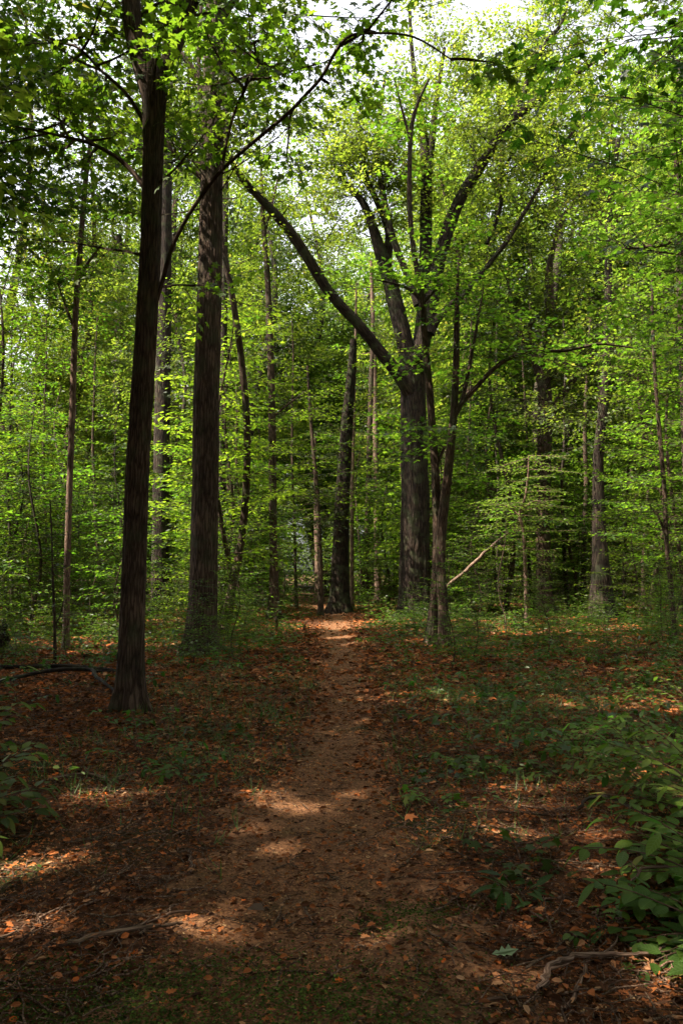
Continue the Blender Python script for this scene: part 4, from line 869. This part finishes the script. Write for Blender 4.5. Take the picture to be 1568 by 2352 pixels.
SEED = [herb('seedling', None, None, (0, 0), fan(n, (.5, 1.3), L, sd), ls, tp, pairs=pr, seed=sd, mat='ground', group=None) for n, L, sd, ls, tp, pr in
        [(4, (.2, .4), 241, .08, 'maple', 3), (5, (.3, .55), 242, .08, 'oval', 4), (3, (.3, .6), 243, .1, 'maple', 3), (7, (.4, .8), 244, .09, 'oval', 5)]]
for o in SEED: o.location = (0, 0, 0)
def f_seed():
    y = 6.5 + 20 * rnd.random(); return rnd.uniform(-.45, .45) * y, y
def ok_seed(x, y): return abs(x - path_c(y)) > path_w(y) * 1.6 and free(.5)(x, y) and not (x < -.8 and y < 12 and rnd.random() < .8)
scatter(SEED, pick(215, f_seed, .45, ok_seed) + [(a_, b_, 1.0 * c_, d_) for a_, b_, c_, d_ in pick(34, lambda: (rnd.uniform(.75, 4.2), rnd.uniform(5.4, 12)), .3, lambda x, y: abs(x - path_c(y)) > path_w(y) * 1.3)], 'low green seedling rising from the forest floor', 'seedling', 'seedlings on the forest floor')

# ------------------------------------------------------------------ fallen branches, sticks and single leaves
def stick(name, label, cat, lst, lift=.01, mat='stick', seed=1, forks=(), seg=7):
    """lst: (photo x, photo y, width in photo pixels, height above ground) of points lying on the ground"""
    r = random.Random(seed); pts, rad = [], []
    for a in lst:
        if len(a) > 4: p = P(a[0], a[1], a[4])
        else:
            p = ground_at(a[0], a[1]); p[2] = float(H(p[0], p[1]))
        w_ = a[2] / 2 / 1897 * np.linalg.norm(p - np.array([0, 0, CAMZ])); 
        if len(a) <= 4: p[2] += w_ * .8 + a[3] + lift
        pts.append(p); rad.append(w_)
    q = catmull(np.column_stack([pts, rad]), 5); org = q[0, :3].copy(); acc = Acc()
    q[:, :3] += np.array([[r.gauss(0, 1), r.gauss(0, 1), 0] for _ in q]) * q[:, 3:4] * .55
    tube(acc, q[:, :3], q[:, 3], seg, 0, .06, 0, 4, seed)
    for t, da, L in forks:
        k = int(t * (len(q) - 1)); p = q[k, :3]; d = unit(q[min(k + 1, len(q) - 1), :3] - p); a = math.atan2(d[1], d[0]) + da
        f = np.array([p, p + np.array([math.cos(a), math.sin(a), .12]) * L * .5, p + np.array([math.cos(a + .2), math.sin(a + .2), .05]) * L]); tube(acc, catmull(f, 3), np.linspace(q[k, 3] * .6, q[k, 3] * .2, 7), 5, 0, .04, 0, 3, seed + 3)
    o = link(name, acc.mesh(name, [G[mat]], 'bark', org), None, tuple(org)); return tag(o, label, cat)
stick('stick', 'long nearly straight stick lying on the litter at lower left', 'stick', [(95, 2184, 7, 0), (180, 2172, 10, 0), (230, 2162, 11, .01), (330, 2146, 9, .01), (415, 2128, 7, 0)], seed=1, forks=[(.7, .5, .12)])
stick('stick', 'thinner stick crossing behind the long straight one at lower left', 'stick', [(270, 2140, 5, 0), (340, 2132, 6, .01), (400, 2108, 6, .01), (450, 2100, 4, 0)], seed=2)
stick('fallen_branch', 'pale curved branch with a broken end on the litter at lower right', 'branch', [(1243, 2290, 15, .0), (1250, 2262, 15, .01), (1272, 2238, 13, .02), (1310, 2222, 12, .02), (1370, 2214, 9, .02), (1440, 2212, 8, .02), (1505, 2206, 7, .02), (1525, 2190, 4, .03)], seed=3, mat='bleached', forks=[(.25, -1.0, .1), (.62, .7, .2), (.85, -.5, .08)])
stick('stick', 'brown stick pointing at the camera just right of the pale curved branch', 'stick', [(1296, 2330, 8, 0), (1325, 2280, 9, 0), (1345, 2235, 8, .01)], seed=4)
stick('stick', 'thin straight twig lying across the sunny litter patch at right', 'stick', [(1072, 1862, 4, 0), (1160, 1870, 5, 0), (1290, 1880, 4, 0)], seed=5)
stick('fallen_branch', 'arched grey twig rising out of the shrubs at right', 'branch', [(1325, 1866, 6, .0), (1355, 1858, 7, .05), (1400, 1860, 7, .06), (1450, 1872, 5, .03)], seed=6, mat='grey')
stick('fallen_branch', 'long thin log lying level behind the shrubs at the left edge', 'log', [(-30, 1540, 9, .02), (60, 1542, 10, .03), (160, 1540, 10, .03), (280, 1548, 8, .0)], seed=7, mat='rot')
stick('fallen_branch', 'crooked dark branch in front of the thin log at left', 'branch', [(-20, 1580, 8, .03), (110, 1560, 9, .08), (200, 1556, 9, .08), (225, 1570, 8, .05), (262, 1592, 6, 0)], seed=8, mat='rot', forks=[(.6, .8, .4)])
stick('stick', 'stout brown stick in the dead leaves left of the broad-leaved herb', 'stick', [(95, 1802, 7, 0), (160, 1792, 9, .01), (215, 1790, 9, .01), (262, 1808, 7, 0)], seed=9)
stick('stick', 'bent twig on the litter right of the path, below the orange leaf', 'stick', [(885, 2014, 5, 0), (920, 1998, 6, 0), (945, 1975, 5, 0), (962, 1950, 3, 0)], seed=10)
stick('stick', 'short stub of a stick lying end-on left of the path', 'stick', [(436, 1962, 7, 0), (438, 1990, 7, 0), (437, 2012, 6, 0)], seed=11)
stick('stick', 'thin dark twig running towards the camera left of the short stub', 'stick', [(278, 1965, 3, 0), (295, 2000, 4, 0), (324, 2052, 3, 0)], seed=12)
stick('stick', 'dark stick slanting down to the right below the big-leaved shrubs', 'stick', [(985, 2150, 6, 0), (1040, 2185, 8, 0), (1075, 2225, 7, 0), (1110, 2268, 5, 0)], seed=13, forks=[(.4, -.7, .15)])
stick('stick', 'pale twig at the far left edge above the mossy ground', 'stick', [(-10, 2165, 5, 0), (40, 2148, 5, 0), (96, 2128, 4, 0)], seed=14)
stick('fallen_branch', 'black branch arching over the ground behind the second big tree', 'branch', [(520, 1392, 7, .3), (550, 1385, 9, .45), (590, 1390, 9, .3), (620, 1402, 8, .15), (645, 1420, 7, 0)], seed=15, mat='rot', forks=[(.3, .8, .9)])
stick('dead_sapling', 'pale leaning dead pole right of the twin stems', 'branch', [(1022, 1352, 7, 0, 24), (1080, 1300, 7, 0, 24), (1130, 1252, 6, 0, 24), (1190, 1208, 4, 0, 24.2)], seed=16, mat='pale', forks=[(.6, .6, .5)])
stick('stick', 'pale crooked dead stem standing upright left of the path', 'stick', [(634, 1446, 5, 0), (636, 1430, 5, 0, 16.3), (632, 1415, 4, 0, 16.3), (640, 1400, 3, 0, 16.3)], seed=17, mat='bleached')
stick('stick', 'small pale dead stem at the left verge of the far path', 'stick', [(698, 1446, 4, 0), (700, 1436, 3, 0, 16.6), (706, 1426, 2, 0, 16.6)], seed=18, mat='bleached')
stick('fallen_branch', 'short pale log lying right beside the foot of the twin stems', 'log', [(1030, 1462, 9, 0), (1048, 1466, 10, 0), (1066, 1474, 8, 0)], seed=19)
stick('fallen_branch', 'pale forked twig lying on the big-leaved shrub at the right edge', 'branch', [(1440, 2110, 5, .12), (1480, 2085, 6, .16), (1560, 2080, 5, .16)], seed=20, mat='bleached', forks=[(.4, .7, .2)])
stick('stick', 'dark root-like stick at the lower middle of the litter', 'stick', [(690, 2068, 5, 0), (700, 2095, 7, 0), (716, 2128, 6, 0)], seed=21)
stick('stick', 'thin stick running level through the litter at lower middle', 'stick', [(1050, 2325, 6, 0), (1140, 2302, 7, 0), (1240, 2300, 5, 0)], seed=22)
stick('tree_stump', 'broken black stump at the left edge of the clearing', 'stump', [(2, 1492, 30, -.15), (4, 1464, 26, 0, 14.5), (9, 1446, 17, 0, 14.5), (16, 1428, 8, 0, 14.5)], seed=23, mat='rot', seg=14)
def fallen_leaf(label, px, py, size, templ, col, seed):
    m = leaf_mat('single_leaf', [(0, col), (1, col)], [(0, col), (1, col)], .2); p = ground_at(px, py); a = Acc(); r = np.random.default_rng(seed)
    d = unit(np.array([[1, r.uniform(-.6, .6), .1]])); pos = np.array([[p[0] - size / 2, p[1], H(p[0], p[1]) + .045]])
    place_leaves(a, pos, d, unit(np.array([[0, -.35, 1.0]])), size, templ, 0); tag(link('fallen_leaf', a.mesh('fallen_leaf', [m], None, pos[0], smooth=False), None, tuple(pos[0])), label, 'leaf')
fallen_leaf('pale green lobed leaf lying on the brown litter at lower right', 1160, 2218, .11, 'oak', (.4, .5, .25), 1)
fallen_leaf('bright orange dead leaf beside the path, right of its middle', 945, 1893, .09, 'maple', (.4, .1, .02), 2)
fallen_leaf('tan oval dead leaf lying on the path crumbs at lower left of the middle', 592, 2110, .1, 'curl', (.24, .17, .1), 3)
for t in FAR + UND + SAP + SEED:
    for ch in list(t.children): bpy.data.objects.remove(ch)
    bpy.data.objects.remove(t)
print('objects', len(scn.objects), 'carved', NCARVED, 'script done')
